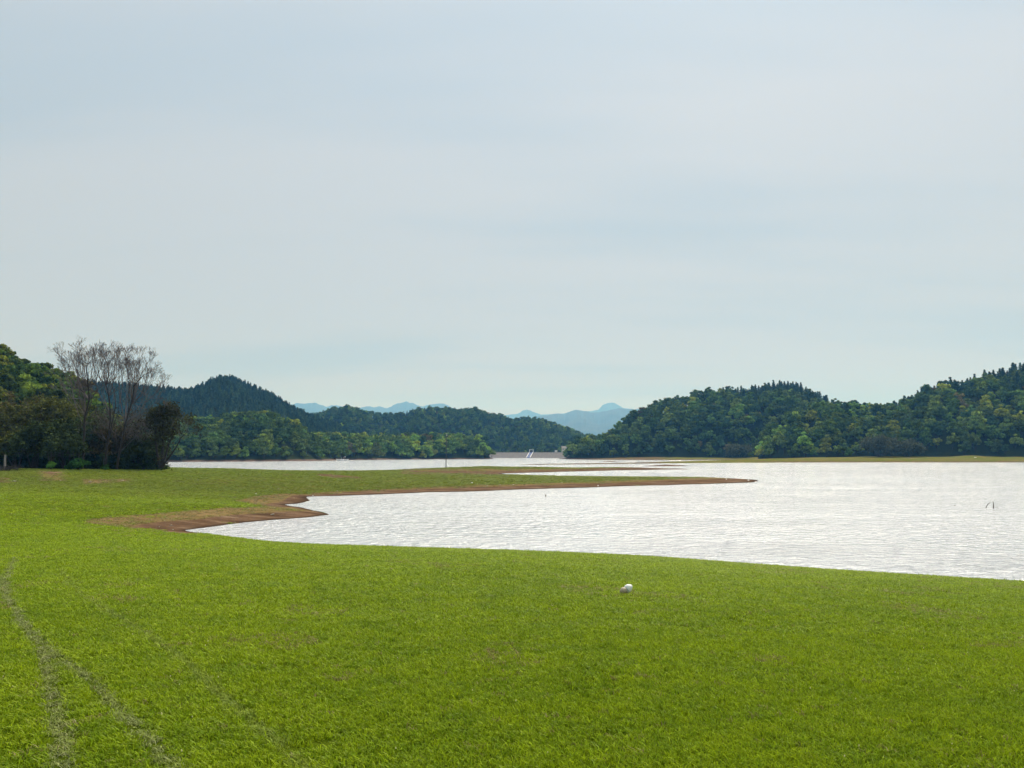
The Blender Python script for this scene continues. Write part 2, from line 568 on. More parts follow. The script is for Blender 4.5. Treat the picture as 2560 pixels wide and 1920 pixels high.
def land_height(X, Y):
    d = poly_sd(X, Y, main)
    h0 = hmax_at(X, Y)
    slope = 0.135 - 0.075 * sstep(35, 80, Y)
    # uneven shoreline
    jag = (fbm(X * 0.35, Y * 0.2, 5, 4) - 0.5) * (0.9 + 0.006 * Y) * sstep(30, 55, Y)
    dj = d + jag
    pos = h0 * (1 - np.exp(-np.maximum(dj, 0) * slope / h0))
    out = np.where(dj > 0, pos, dj * 0.12)
    inl = sstep(2, 16, d)
    out = out + inl * ((fbm(X * 0.12, Y * 0.07, 3, 4) - 0.5) * 0.28 + (fbm(X * 0.5, Y * 0.35, 8, 3) - 0.5) * 0.07) * sstep(18, 60, Y)
    out = out + inl * (fbm(X * 0.4, Y * 0.4, 21, 3) - 0.5) * 0.05
    out = out + gauss(X, Y, 125, 1175, 100, 0.30, 4.5, 5) + gauss(X, Y, 60, 1178, 108, 0.22, 3, 4) + gauss(X, Y, 290, 1172, 112, 0.15, 6, 4)
    for poly, hh, sl in ((bank, None, 0.055), (islet_a, 0.5, 0.10), (islet_b, 0.5, 0.1)):
        d2 = poly_sd(X, Y, poly)
        d2 = d2 + (fbm(X * 0.08, Y * 0.05, 9, 4) - 0.5) * (3.0 if poly is bank else 2.0)
        hx = h0 if hh is None else hh
        p2 = np.where(d2 > 0, hx * (1 - np.exp(-np.maximum(d2, 0) * sl / hx)), d2 * 0.1)
        if poly is bank:
            p2 = p2 + sstep(4, 30, d2) * ((fbm(X * 0.05, Y * 0.04, 31, 3) - 0.5) * 1.0) + gauss(X, Y, 2430, 1137, 440, 1.2, 9, 10) * (d2 > 0)
        out = np.maximum(out, p2)
    return np.maximum(out, -1.6)


NR, NCOL = 540, 680
ys = np.concatenate([np.linspace(-40, 1.0, 16), np.geomspace(1.4, 640, NR - 16)])
us = np.linspace(-1.0, 1.0, NCOL)
us = np.sign(us) * (0.75 * np.abs(us) + 0.55 * np.abs(us) ** 4)
GY, GU = np.meshgrid(ys, us, indexing='ij')
GX = GU * (np.maximum(GY, 0) + 12.0)
GZ = land_height(GX, GY)
def masks(GX, GY, GZ):
    """where earth shows (mud), where turf is sparse (dry), where it is lush"""
    PX, PY = project(GX, np.maximum(GY, 0.5), GZ)

    def pm(poly, soft):
        return sstep(-soft, soft, poly_sd(PX, PY * 3.0, [(a, b * 3.0) for a, b in poly]))
    far = sstep(45, 60, GY)
    dmain = poly_sd(GX, GY, main)
    mud = np.zeros_like(GX)
    mud = np.maximum(mud, pm([(300, 1322), (380, 1306), (480, 1299), (560, 1290), (640, 1283), (720, 1278), (800, 1274), (850, 1286), (760, 1306), (560, 1330), (450, 1336), (380, 1324)], 14))
    mud = np.maximum(mud, pm([(640, 1262), (700, 1256), (730, 1238), (790, 1234), (790, 1270), (700, 1268)], 10))
    mud = np.maximum(mud, pm([(770, 1236), (900, 1228), (1080, 1221), (1230, 1217), (1400, 1211), (1600, 1204), (1750, 1199), (1830, 1195), (1870, 1185), (1930, 1200), (1900, 1215), (1400, 1230), (1100, 1240), (770, 1250)], 9))
    mud = np.maximum(mud, pm([(1030, 1176), (1090, 1176.5), (1200, 1178), (1300, 1176), (1400, 1173.5), (1545, 1169), (1640, 1168), (1760, 1170), (1730, 1178), (1540, 1180), (1400, 1183), (1240, 1187), (1100, 1182), (1030, 1181)], 6) * 0.9)
    mud = np.maximum(mud, pm([(785, 1184), (830, 1185), (900, 1192), (905, 1197), (850, 1195), (800, 1191)], 8) * 0.8)
    mud = np.maximum(mud, pm([(705, 1184), (740, 1184), (745, 1190), (705, 1190)], 8) * 0.55)
    mud = np.maximum(mud, pm([(1360, 1183), (1420, 1183), (1470, 1188), (1400, 1189)], 6) * 0.8)
    mud = np.maximum(mud, pm([(112, 1178), (158, 1178), (165, 1186), (120, 1187)], 10) * 0.6)
    mud = np.maximum(mud, pm([(-40, 1192), (26, 1192), (30, 1206), (-40, 1208)], 12) * 0.55)
    mud = np.maximum(mud, far * (1 - sstep(0.6, 1.6, np.abs(dmain))) * 0.9)
    mud = np.maximum(mud, np.clip(sstep(1740, 1620, PX) * sstep(220, 300, GY), 0, 1) * 0.62)
    mud = np.maximum(mud, (poly_sd(GX, GY, islet_a) > -4) * 0.9 * (GY > 240))
    mud = np.maximum(mud, np.where(GY > 380, (1 - sstep(0.25, 0.7, GZ)) * 0.8, 0))
    dry = np.zeros_like(GX)
    dry = np.maximum(dry, pm([(200, 1302), (300, 1290), (420, 1282), (560, 1270), (700, 1262), (800, 1270), (820, 1285), (700, 1290), (560, 1300), (440, 1316), (400, 1326), (300, 1320), (220, 1311)], 16) * 0.9)
    dry = np.maximum(dry, pm([(590, 1252), (630, 1241), (700, 1235), (780, 1233), (790, 1250), (720, 1262), (640, 1262)], 12))
    dry = np.maximum(dry, pm([(770, 1232), (1080, 1216), (1230, 1212), (1600, 1200), (1780, 1193), (1900, 1193), (1900, 1215), (770, 1250)], 8) * 0.85)
    dry = np.maximum(dry, pm([(1000, 1172), (1400, 1171), (1720, 1168), (1720, 1180), (1240, 1188), (1000, 1186)], 8) * 0.7)
    dry = np.maximum(dry, pm([(205, 1198), (330, 1196), (330, 1206), (205, 1212)], 14) * 0.75)
    dry = np.maximum(dry, pm([(90, 1172), (165, 1176), (165, 1204), (95, 1204)], 22) * 0.55)
    dry = np.maximum(dry, pm([(340, 1184), (440, 1190), (640, 1180), (1000, 1200), (1000, 1236), (700, 1232), (430, 1220)], 40) * 0.30)
    dry = np.maximum(dry, np.where(GY > 300, 0.42, 0))
    dry = np.maximum(dry, 0.22 * far)
    lush = pm([(30, 1172), (100, 1166), (700, 1170), (860, 1184), (640, 1188), (400, 1192), (330, 1176), (100, 1182)], 16) * 0.7
    return mud, dry, lush


mud, dry, lush = masks(GX, GY, GZ)
blades_reach = 46.0
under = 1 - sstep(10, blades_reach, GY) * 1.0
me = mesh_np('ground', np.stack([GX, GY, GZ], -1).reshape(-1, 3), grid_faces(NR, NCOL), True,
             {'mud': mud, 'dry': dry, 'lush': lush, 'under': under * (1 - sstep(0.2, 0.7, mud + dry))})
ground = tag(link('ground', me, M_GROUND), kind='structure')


def ground_z(x, y):
    return float(land_height(np.array([float(x)]), np.array([float(y)]))[0])


def on_ground(px, py, lo=2.0, hi=420.0):
    """the ground point a photograph pixel shows"""
    u, v = ray(px, py)
    Y = np.geomspace(lo, hi, 900)
    z = land_height(u * Y, Y)
    d = (CAM_Z + v * Y) - z
    k = np.argmax(d < 0)
    if not (d < 0).any(): k = len(Y) - 1
    y = Y[k]
    if k > 0:
        t = d[k - 1] / (d[k - 1] - d[k] + 1e-9)
        y = Y[k - 1] + (Y[k] - Y[k - 1]) * t
    return Vector((u * y, y, ground_z(u * y, y)))


# lake bed sheet far past everything, and the water
tag(link('lake_bed', mesh_np('lake_bed', [(-14000, -400, -3), (14000, -400, -3), (14000, 15000, -3), (-14000, 15000, -3)], [(0, 1, 2, 3)]), M_BED), kind='structure')
tag(link('water', mesh_np('water', [(-2500, 5, 0), (2500, 5, 0), (2500, 1000, 0), (-2500, 1000, 0)], [(0, 1, 2, 3)]), M_WATER), kind='structure')

# ------------------------------------------------------------------ hills
def interp(pts, x):
    a = np.array(pts, float)
    return np.interp(x, a[:, 0], a[:, 1])


def make_hill(base, sil, crestY, tree_h, x0, x1, seed, shape=1.0, back=1.5, lump=3.0):
    """columns of one azimuth each: from the foot of the hill to its crest and down the back; returns a height lookup for planting"""
    nu, nt = int((x1 - x0) / 5) + 1, 64
    pxs = np.linspace(x0, x1, nu)
    bY = interp(base, pxs); cY = interp(crestY, pxs); sy = interp(sil, pxs)
    uv = np.array([ray(a, b) for a, b in zip(pxs, sy)])
    u = uv[:, 0]
    th = interp(tree_h, pxs)
    zc_ = np.maximum(CAM_Z + uv[:, 1] * cY - th, 0.8)
    T = np.linspace(0, back, nt)

    def f(ui, t):
        b, c, zc1 = np.interp(ui, u, bY), np.interp(ui, u, cY), np.interp(ui, u, zc_)
        Y = b + (c - b) * t
        tt = np.clip(t, 0, 1)
        e = np.sin(tt * math.pi / 2) ** shape
        z = -0.9 + (zc1 + 0.9) * e
        z = np.where(t > 1, z - (t - 1) ** 2 * 3.0 * zc1, z)
        X = ui * Y
        amp = lump * np.minimum(zc1 / 20.0, 1.0) * np.sin(np.clip(t, 0, 1) * math.pi)
        z = z + (fbm(X * 0.018, Y * 0.012, seed, 3) - 0.5) * 2 * amp
        z = z + (fbm(X * 0.1, Y * 0.1, seed + 5, 2) - 0.5) * 0.7 * sstep(0.02, 0.2, t)
        return X, Y, z
    TT, UU = np.meshgrid(T, u, indexing='ij')
    X, Y, Z = f(UU, TT)
    me = mesh_np('hill', np.stack([X, Y, Z], -1).reshape(-1, 3), grid_faces(nt, nu), True)
    tag(link('hill', me, M_FLOOR), kind='structure')
    return dict(f=f, u0=u[0], u1=u[-1], u=u, bY=bY, cY=cY, back=back)


def plant(h, spacing, tmin, tmax, seed):
    """jittered, evenly spaced positions over a hill"""
    g = np.random.default_rng(seed)
    ymin, ymax = h['bY'].min(), (h['bY'] + (h['cY'] - h['bY']) * tmax).max()
    xmin, xmax = h['u0'] * (ymin if h['u0'] > 0 else ymax), h['u1'] * (ymax if h['u1'] > 0 else ymin)
    nx, ny = int((xmax - xmin) / spacing) + 1, int((ymax - ymin) / spacing) + 1
    ii, jj = np.meshgrid(np.arange(nx), np.arange(ny))
    X = xmin + (ii + (jj % 2) * 0.5 + g.uniform(-.42, .42, ii.shape)) * spacing
    Y = ymin + (jj + g.uniform(-.42, .42, ii.shape)) * spacing
    X, Y = X.ravel(), Y.ravel()
    u = X / Y
    b, c = np.interp(u, h['u'], h['bY']), np.interp(u, h['u'], h['cY'])
    t = (Y - b) / (c - b)
    ok = (u > h['u0']) & (u < h['u1']) & (t > tmin) & (t < tmax)
    u, t = u[ok], t[ok]
    x, y, z = h['f'](u, t)
    return x, y, z, t


# right far headland
R1 = make_hill(base=[(1395, 660), (1417, 640), (1500, 605), (1600, 592), (1900, 585), (2200, 560)],
               sil=[(1395, 1140), (1405, 1131), (1418, 1116), (1440, 1101), (1470, 1097), (1500, 1093), (1530, 1082), (1560, 1050), (1600, 1024), (1640, 1010), (1700, 997),
                    (1745, 984), (1800, 975), (1850, 965), (1875, 955), (1930, 949), (1987, 946), (2018, 963), (2050, 976), (2094, 1001), (2132, 1010), (2200, 1015)],
               crestY=[(1395, 670), (1417, 665), (1500, 660), (1560, 670), (1700, 700), (1950, 720), (2200, 680)],
               tree_h=[(1395, 9), (1800, 9), (1870, 12), (2200, 12)], x0=1398, x1=2200, seed=2)
R2 = make_hill(base=[(1880, 520), (1900, 500), (1960, 476), (2100, 462), (2300, 452), (2560, 445), (2800, 440)],
               sil=[(1885, 1135), (1893, 1122), (1900, 1100), (1930, 1070), (1960, 1052), (1990, 1030), (2040, 1020), (2094, 1010), (2132, 1009), (2157, 1013), (2192, 1012),
                    (2240, 998), (2281, 984), (2312, 967), (2344, 958), (2385, 948), (2411, 951), (2430, 934), (2499, 918), (2560, 906), (2640, 900), (2800, 905)],
               crestY=[(1885, 530), (1930, 545), (2100, 570), (2560, 580), (2800, 580)],
               tree_h=[(1885, 9), (2100, 9), (2200, 11), (2800, 11)], x0=1888, x1=2800, seed=14)
# left front hump and the tree point
HU = make_hill(base=[(300, 420), (450, 411), (600, 424), (750, 460), (850, 500), (900, 540)],
               sil=[(300, 1062), (400, 1055), (447, 1052), (494, 1050), (541, 1048), (576, 1040), (635, 1034), (670, 1035), (694, 1042), (729, 1054), (748, 1065), (769, 1080), (800, 1101), (835, 1119), (851, 1135), (870, 1140)],
               crestY=[(300, 520), (600, 540), (750, 530), (870, 545)],
               tree_h=[(300, 8), (870, 8)], x0=300, x1=866, seed=23)
IS = make_hill(base=[(760, 560), (850, 545), (900, 545), (1000, 590), (1100, 620), (1238, 655)],
               sil=[(760, 1092), (788, 1084), (823, 1080), (870, 1085), (900, 1089), (930, 1088), (1010, 1087), (1065, 1085), (1100, 1079), (1135, 1077), (1159, 1084), (1206, 1094), (1222, 1107), (1232, 1124), (1236, 1138)],
               crestY=[(760, 640), (1000, 670), (1150, 690), (1236, 672)],
               tree_h=[(760, 11), (1236, 11)], x0=762, x1=1233, seed=33)
# the peaked conifer hill behind
LP = make_hill(base=[(100, 560), (900, 620)],
               sil=[(100, 950), (212, 957), (294, 962), (353, 966), (400, 970), (440, 974), (459, 977), (482, 974), (506, 965), (529, 951), (560, 943), (588, 949), (611, 963), (647, 975), (682, 989), (717, 1010), (753, 1024), (776, 1035), (800, 1045), (850, 1062), (900, 1080)],
               crestY=[(100, 830), (560, 880), (900, 880)],
               tree_h=[(100, 7), (900, 7)], x0=100, x1=895, seed=41, lump=5.0, shape=0.9)
MH = make_hill(base=[(700, 900), (1230, 900), (1500, 905)],
               sil=[(700, 1050), (760, 1042), (790, 1034), (811, 1030), (835, 1021), (870, 1016), (894, 1023), (938, 1033), (978, 1038), (1006, 1037), (1032, 1028), (1065, 1022), (1083, 1021), (1123, 1023), (1147, 1026), (1189, 1023), (1217, 1035),
                    (1253, 1042), (1276, 1053), (1311, 1051), (1347, 1050), (1370, 1056), (1405, 1066), (1427, 1073), (1450, 1083), (1474, 1088), (1497, 1094), (1560, 1105)],
               crestY=[(700, 1080), (870, 1050), (1180, 1130), (1350, 1150), (1560, 1120)],
               tree_h=[(700, 7), (1560, 7)], x0=700, x1=1560, seed=52, lump=9.0, shape=0.95)
# near wooded slope at the left
LW = make_hill(base=[(-400, 150), (0, 150), (250, 165), (330, 180)],
               sil=[(-400, 880), (-150, 870), (0, 888), (20, 892), (40, 906), (63, 922), (101, 932), (141, 936), (165, 943), (188, 955), (215, 978), (250, 1020), (300, 1080), (330, 1120)],
               crestY=[(-400, 230), (0, 225), (200, 230), (330, 215)],
               tree_h=[(-400, 6), (330, 5.5)], x0=-400, x1=328, seed=61, lump=1.5)


# far ranges
def range_mesh(sil, Yc, depth, seed, x0, x1, rough):
    nu, nt = int((x1 - x0) / 2.0) + 1, 36
    pxs = np.linspace(x0, x1, nu)
    jag = (fbm(pxs * .12, pxs * 0, seed + 8, 4) - .5) * 2.2 + (vnoise(pxs * .6, pxs * 0, seed + 9) - .5) * 1.2
    uv = np.array([ray(a, b) for a, b in zip(pxs, interp(sil, pxs) + jag)])
    T = np.linspace(0, 1.25, nt)
    TT, UU = np.meshgrid(T, uv[:, 0], indexing='ij')
    zc1 = np.broadcast_to(CAM_Z + uv[:, 1] * Yc, TT.shape)
    Y = Yc - depth + depth * TT
    X = UU * Y
    e = np.clip(TT, 0, 1)
    Z = -3 + (zc1 + 3) * (e ** 0.9) - np.maximum(TT - 1, 0) * 3 * zc1
    rid = np.abs(fbm(X * 0.0025, Y * 0.0010, seed, 4) - 0.5) * 2
    Z = Z - rid * rough * np.sin(e * math.pi) + (fbm(X * 0.02, Y * 0.02, seed + 3, 3) - 0.5) * rough * 0.12
    tag(link('mountain', mesh_np('mountain', np.stack([X, Y, Z], -1).reshape(-1, 3), grid_faces(nt, nu), True), M_MTN), kind='structure')


range_mesh([(560, 1040), (660, 1018), (700, 1010), (727, 1011), (745, 1008.5), (765, 1008), (785, 1006.5), (800, 1011), (816, 1017), (830, 1013), (851, 1015), (880, 1020), (900, 1020), (919, 1016), (935, 1018), (950, 1016.5), (968, 1021), (980, 1015), (994, 1008),
            (1005, 1006), (1015, 1002.5), (1025, 1007), (1032, 1007.5), (1053, 1015), (1070, 1013), (1093, 1008.5), (1109, 1009.5), (1118, 1013), (1126, 1016), (1140, 1023), (1180, 1038), (1260, 1060), (1300, 1090)], 9500, 3000, 71, 560, 1300, 110)
range_mesh([(1180, 1060), (1235, 1045), (1250, 1041), (1276, 1036), (1295, 1034), (1306, 1027), (1316, 1023.5), (1325, 1026), (1335, 1029.5), (1351, 1036), (1370, 1036), (1382, 1035), (1420, 1033), (1465, 1028), (1495, 1025), (1507, 1013), (1518, 1007.5), (1528, 1005.5), (1538, 1009),
            (1545, 1013), (1559, 1021), (1580, 1022), (1592, 1025), (1640, 1036), (1720, 1070)], 11500, 3000, 77, 1180, 1720, 100)
range_mesh([(1280, 1075), (1310, 1054), (1340, 1043), (1370, 1037), (1395, 1034.5), (1410, 1034), (1425, 1028), (1441, 1025.5), (1455, 1026), (1465, 1027.5), (1480, 1031), (1495, 1030), (1510, 1029), (1530, 1024), (1545, 1021), (1560, 1021), (1590, 1023), (1620, 1018), (1680, 1015), (1760, 1030)], 7500, 2800, 84, 1280, 1760, 130)

# ------------------------------------------------------------------ tree prototypes
def ico_pts():
    bm = bmesh.new(); bmesh.ops.create_icosphere(bm, subdivisions=1, radius=1)
    v = np.array([tuple(x.co) for x in bm.verts]); f = np.array([[w.index for w in q.verts] for q in bm.faces]); bm.free()
    return v, f


ICO_V, ICO_F = ico_pts()


def leaf_quads(C, Nrm, size, g):
    """little quads centred at C facing roughly Nrm"""
    n = len(C)
    a = np.cross(Nrm, g.normal(size=(n, 3))); a /= np.linalg.norm(a, axis=1, keepdims=True) + 1e-9
    b = np.cross(Nrm, a)
    s = size[:, None]
    q = np.stack([C - a * s - b * s * .6, C + a * s * .8 - b * s * .7, C + a * s + b * s * .6, C - a * s * .8 + b * s * .7], 1)
    return q.reshape(-1, 3)


def lobes_tree(name, seed, nl, spread, H, base, leaf, nleaf, core=0.7, flat=0.8, mats=None):
    """broadleaf: a crown of many overlapping leafy lobes on a forked trunk; unit about 10 m tall"""
    g = np.random.default_rng(seed)
    V, Fs = [], []
    off = 0
    mb = MB()
    lobes = []
    for i in range(nl):
        a = g.uniform(0, 2 * math.pi)
        hz = g.uniform(0, 1) ** 0.8
        rad = spread * math.sqrt(g.uniform(0.05, 1)) * math.sqrt(max(1 - (hz * 0.95) ** 2, 0.08))
        r = g.uniform(0.28, 0.42) * spread * (1.1 - 0.4 * hz)
        c = np.array([math.cos(a) * rad, math.sin(a) * rad, base + (H - base - r) * hz + r * 0.2])
        lobes.append((c, r))
    lobes.append((np.array([0, 0, base + (H - base) * .45]), spread * 0.6))
    Q = []
    for c, r in lobes:
        v = ICO_V * np.array([r, r, r * flat]) * core * g.uniform(.9, 1.1, (len(ICO_V), 1)) + c
        b = len(mb.v)
        mb.v.extend(v.tolist()); mb.f.extend((ICO_F + b).tolist()); mb.m.extend([0] * len(ICO_F))
        k = int(nleaf * (r / (0.35 * spread)) ** 2)
        d = g.normal(size=(k, 3)); d[:, 2] = np.where(d[:, 2] < -0.5, -d[:, 2], d[:, 2])
        d /= np.linalg.norm(d, axis=1, keepdims=True)
        C = c + d * np.array([r, r, r * flat]) * g.uniform(0.78, 1.12, (k, 1))
        nn = d + g.normal(size=(k, 3)) * 0.55
        nn /= np.linalg.norm(nn, axis=1, keepdims=True)
        Q.append(leaf_quads(C, nn, g.uniform(.6, 1.3, k) * leaf, g))
    Q = np.concatenate(Q)
    b = len(mb.v)
    mb.v.extend(Q.tolist())
    fq = (np.arange(len(Q)).reshape(-1, 4) + b).tolist()
    mb.f.extend(fq); mb.m.extend([0] * len(fq))
    mb.tube([(0, 0, -1.2), (0.05, 0, base * .6), (0.0, 0.1, base + 1.5)], [.22, .17, .1], 6, 1)
    for k in range(4):
        a = k * 1.6 + g.uniform(0, 1)
        mb.tube([(0, 0, base * .7), (math.cos(a) * spread * .3, math.sin(a) * spread * .3, base + 1.2), (math.cos(a) * spread * .6, math.sin(a) * spread * .6, base + 2.6)], [.12, .08, .03], 4, 1, False)
    return mb.mesh(name, mats or (M_LEAF, M_BARK))


def conifer(name, seed, H, rad, layers, per, leaf):
    """pine / fir: whorls of drooping boughs with leafy faces along them, ragged outline"""
    g = np.random.default_rng(seed)
    mb = MB()
    mb.tube([(0, 0, -1.2), (0, 0, H * .5), (0, 0, H * .97)], [.2, .12, .02], 5, 1)
    C, Nn, S = [], [], []
    for i in range(layers):
        t = i / (layers - 1)
        z = H * (0.18 + 0.8 * t)
        r = rad * (1 - t ** 1.2) ** 0.85 * g.uniform(.75, 1.15) + 0.15
        nb = max(4, int(per * (1 - t * .6)))
        a0 = g.uniform(0, 6)
        for k in range(nb):
            a = a0 + 2 * math.pi * k / nb + g.uniform(-.2, .2)
            rr = r * g.uniform(.65, 1.15)
            m = 4
            for j in range(m):
                f = (j + 1) / m
                C.append((math.cos(a) * rr * f + g.normal() * .12, math.sin(a) * rr * f + g.normal() * .12, z - f * f * rr * .25 + g.normal() * .12))
                Nn.append((math.cos(a) * .5 + g.normal() * .4, math.sin(a) * .5 + g.normal() * .4, 0.9 + g.normal() * .3))
                S.append(leaf * (1.15 - .45 * f) * g.uniform(.7, 1.2))
    C, Nn, S = np.array(C), np.array(Nn), np.array(S)
    Nn /= np.linalg.norm(Nn, axis=1, keepdims=True)
    Q = leaf_quads(C, Nn, S, g)
    b = len(mb.v)
    mb.v.extend(Q.tolist())
    fq = (np.arange(len(Q)).reshape(-1, 4) + b).tolist()
    mb.f.extend(fq); mb.m.extend([0] * len(fq))
    return mb.mesh(name, (M_LEAF, M_BARK))


def proto_collection(name, meshes):
    c = bpy.data.collections.new(name)
    for i, me in enumerate(meshes):
        o = bpy.data.objects.new('%s_%02d' % (name, i), me)
        c.objects.link(o)
    return c


BROAD = [lobes_tree('broadleaf_crown', 100 + i, 11 + i % 4, [3.6, 4.2, 3.2, 4.6, 3.8, 4.0][i], [9.5, 9, 10.5, 8.8, 10, 8.2][i], [2.2, 1.8, 2.6, 1.6, 2.0, 1.4][i], 0.30, 70) for i in range(6)]
CONIF = [conifer('conifer_crown', 200 + i, [9.0, 8.4, 9.6, 8.0][i], [3.3, 3.7, 3.1, 3.9][i], 14, 10, 0.5) for i in range(4)]

T_DARK = [(0.034, 0.062, 0.022), (0.045, 0.080, 0.022), (0.030, 0.062, 0.028), (0.052, 0.085, 0.028)]
T_MID = [(0.065, 0.110, 0.028), (0.055, 0.105, 0.032), (0.080, 0.120, 0.030)]
T_LIGHT = [(0.125, 0.19, 0.035), (0.145, 0.18, 0.03), (0.10, 0.18, 0.04)]
T_BROWN = [(0.105, 0.095, 0.040), (0.09, 0.085, 0.045)]
T_CON = [(0.024, 0.048, 0.030), (0.032, 0.058, 0.030), (0.020, 0.042, 0.030)]


def collect(h, kind, spacing, tmin, tmax, seed, place, size=1.0, tone=(0.5, 0.3, 0.12, 0.08), cond=None):
    x, y, z, t = plant(h, spacing, tmin, tmax, seed)
    g = np.random.default_rng(seed + 1)
    px, py = project(x, y, z)
    out = []
    patch = fbm(x * 0.03, y * 0.03, seed + 9, 2)
    for i in range(len(x)):
        k = kind
        if cond is not None:
            k = cond(px[i], py[i], t[i], g, patch[i])
            if k is None: continue
        if z[i] < 0.55: continue
        s = size * (0.72 + 0.55 * g.random())
        if t[i] < 0.12: s *= 0.75
        if k == 'conifer':
            if place != 'peak': s *= .82
            c = T_CON[g.integers(3)]; tn = 'dark'
        else:
            q = g.random() * 0.75 + (patch[i] - 0.25) * 0.5
            q = min(max(q, 0), 0.999)
            acc = 0
            for tn, lst, w in (('dark', T_DARK, tone[0]), ('mid', T_MID, tone[1]), ('light', T_LIGHT, tone[2]), ('brown', T_BROWN, tone[3])):
                acc += w
                if q < acc: break
            if tn == 'light' and g.random() < tone[3]:
                tn, lst = 'brown', T_BROWN
            c = lst[g.integers(len(lst))]
        j = g.uniform(1.05, 2.2) * (.62 if place == 'left slope' else 1)
        out.append((k, x[i], y[i], z[i] - 0.3, s, g.uniform(0, 6.28), (c[0] * j * 1.22, c[1] * j * 1.14, c[2] * j), tn, place, g.integers(60), t[i]))
    return out


def cond_R1(px, py, t, g, pa):
    top = t > 0.62 and px > 1830
    if top and g.random() < 0.9: return 'conifer'
    if t > 0.9 and px > 1740 and g.random() < .6: return 'conifer'
    return 'conifer' if g.random() < 0.04 else 'broadleaf'


def cond_R2(px, py, t, g, pa):
    if px > 2200 and t > 0.72 and g.random() < 0.75: return 'conifer'
    if px > 2400 and t > 0.4 and g.random() < 0.45: return 'conifer'
    if t > 0.9 and g.random() < 0.5: return 'conifer'
    return 'conifer' if g.random() < 0.05 else 'broadleaf'


TREES = []
TREES += collect(LW, 'broadleaf', 4.1, 0.0, 1.1, 301, 'left slope', 0.76, (0.36, 0.30, 0.26, 0.08))
TREES += collect(R2, None, 7.2, 0.03, 1.08, 302, 'right hill', 1.28, (0.46, 0.27, 0.19, 0.08), cond_R2)
TREES += collect(R1, None, 6.8, 0.03, 1.08, 303, 'headland', 1.2, (0.56, 0.28, 0.10, 0.06), cond_R1)
TREES += collect(HU, 'broadleaf', 6.0, 0.03, 1.1, 304, 'left hump', 1.0, (0.55, 0.30, 0.11, 0.05))
TREES += collect(IS, 'broadleaf', 6.6, 0.03, 1.1, 305, 'tree point', 1.2, (0.28, 0.30, 0.38, 0.05))
TREES += collect(LP, 'conifer', 5.6, 0.1, 1.06, 306, 'peak', 0.8)
TREES += collect(MH, 'broadleaf', 6.6, 0.0, 1.06, 307, 'back hills', 0.9, (0.60, 0.26, 0.08, 0.06), lambda px, py, t, g, pa: 'conifer' if g.random() < (0.55 if pa > .55 else .12) else 'broadleaf')

PLACE_TXT = {
    'left slope': ('the near left slope', 0, 330),
    'right hill': ('the right wooded hill', 1890, 2560),
    'headland': ('the rounded headland', 1400, 2200),
    'left hump': ('the low round hump', 300, 866),
    'tree point': ('the low wooded point', 762, 1233),
    'peak': ('the peaked hill at left', 100, 895),
    'back hills': ('the hills behind the dam', 700, 1560)}


def where_txt(t):
    nm, a, b = PLACE_TXT[t[8]]
    px, _ = project(t[1], t[2], t[3])
    f = (px - a) / (b - a)
    side = 'left third' if f < .33 else ('middle' if f < .67 else 'right third')
    hgt = 'at the foot of' if t[10] < .2 else ('low on' if t[10] < .45 else ('high on' if t[10] < .8 else 'along the top of'))
    return hgt + ' ' + nm + ', ' + side


TONE_TXT = {'dark': 'dark green', 'mid': 'mid green', 'light': 'fresh yellow-green', 'brown': 'brownish olive'}


def stuff_instances(name, label, cat, pts, coll, mat_pts=None):
    """one GN object that sets instances of the collection's meshes on points; pts rows: x y z sx sy sz rx ry rz idx r g b"""
    P = np.asarray(pts, np.float32)
    me = bpy.data.meshes.new(name)
    me.vertices.add(len(P)); me.vertices.foreach_set('co', P[:, :3].ravel())
    for an, typ, sl in (('isc', 'FLOAT_VECTOR', P[:, 3:6]), ('irot', 'FLOAT_VECTOR', P[:, 6:9])):
        a = me.attributes.new(an, typ, 'POINT'); a.data.foreach_set('vector', sl.ravel())
    a = me.attributes.new('idx', 'INT', 'POINT'); a.data.foreach_set('value', P[:, 9].astype(np.int32))
    a = me.attributes.new('tint', 'FLOAT_COLOR', 'POINT')
    a.data.foreach_set('color', np.concatenate([P[:, 10:13], np.ones((len(P), 1), np.float32)], 1).ravel())
    o = link(name, me)
    ng = bpy.data.node_groups.new(name, 'GeometryNodeTree')
    ng.interface.new_socket('Geometry', in_out='INPUT', socket_type='NodeSocketGeometry')
    ng.interface.new_socket('Geometry', in_out='OUTPUT', socket_type='NodeSocketGeometry')
    n, l = ng.nodes, ng.links
    gi, go = n.new('NodeGroupInput'), n.new('NodeGroupOutput')
    m2p = n.new('GeometryNodeMeshToPoints')
    l.new(gi.outputs[0], m2p.inputs[0])
    ci = n.new('GeometryNodeCollectionInfo'); ci.inputs[0].default_value = coll; ci.inputs[1].default_value = True; ci.inputs[2].default_value = True
    iop = n.new('GeometryNodeInstanceOnPoints')
    iop.inputs['Pick Instance'].default_value = True

    def at_(nm, ty):
        q = n.new('GeometryNodeInputNamedAttribute'); q.data_type = ty; q.inputs[0].default_value = nm
        return q.outputs[0]
    l.new(m2p.outputs[0], iop.inputs['Points'])
    l.new(ci.outputs[0], iop.inputs['Instance'])
    l.new(at_('idx', 'INT'), iop.inputs['Instance Index'])
    e2r = n.new('FunctionNodeEulerToRotation')
    l.new(at_('irot', 'FLOAT_VECTOR'), e2r.inputs[0])
    l.new(e2r.outputs[0], iop.inputs['Rotation'])
    l.new(at_('isc', 'FLOAT_VECTOR'), iop.inputs['Scale'])
    l.new(iop.outputs[0], go.inputs[0])
    md = o.modifiers.new('scatter', 'NODES'); md.node_group = ng
    tag(o, label, cat, kind='stuff')
    return o


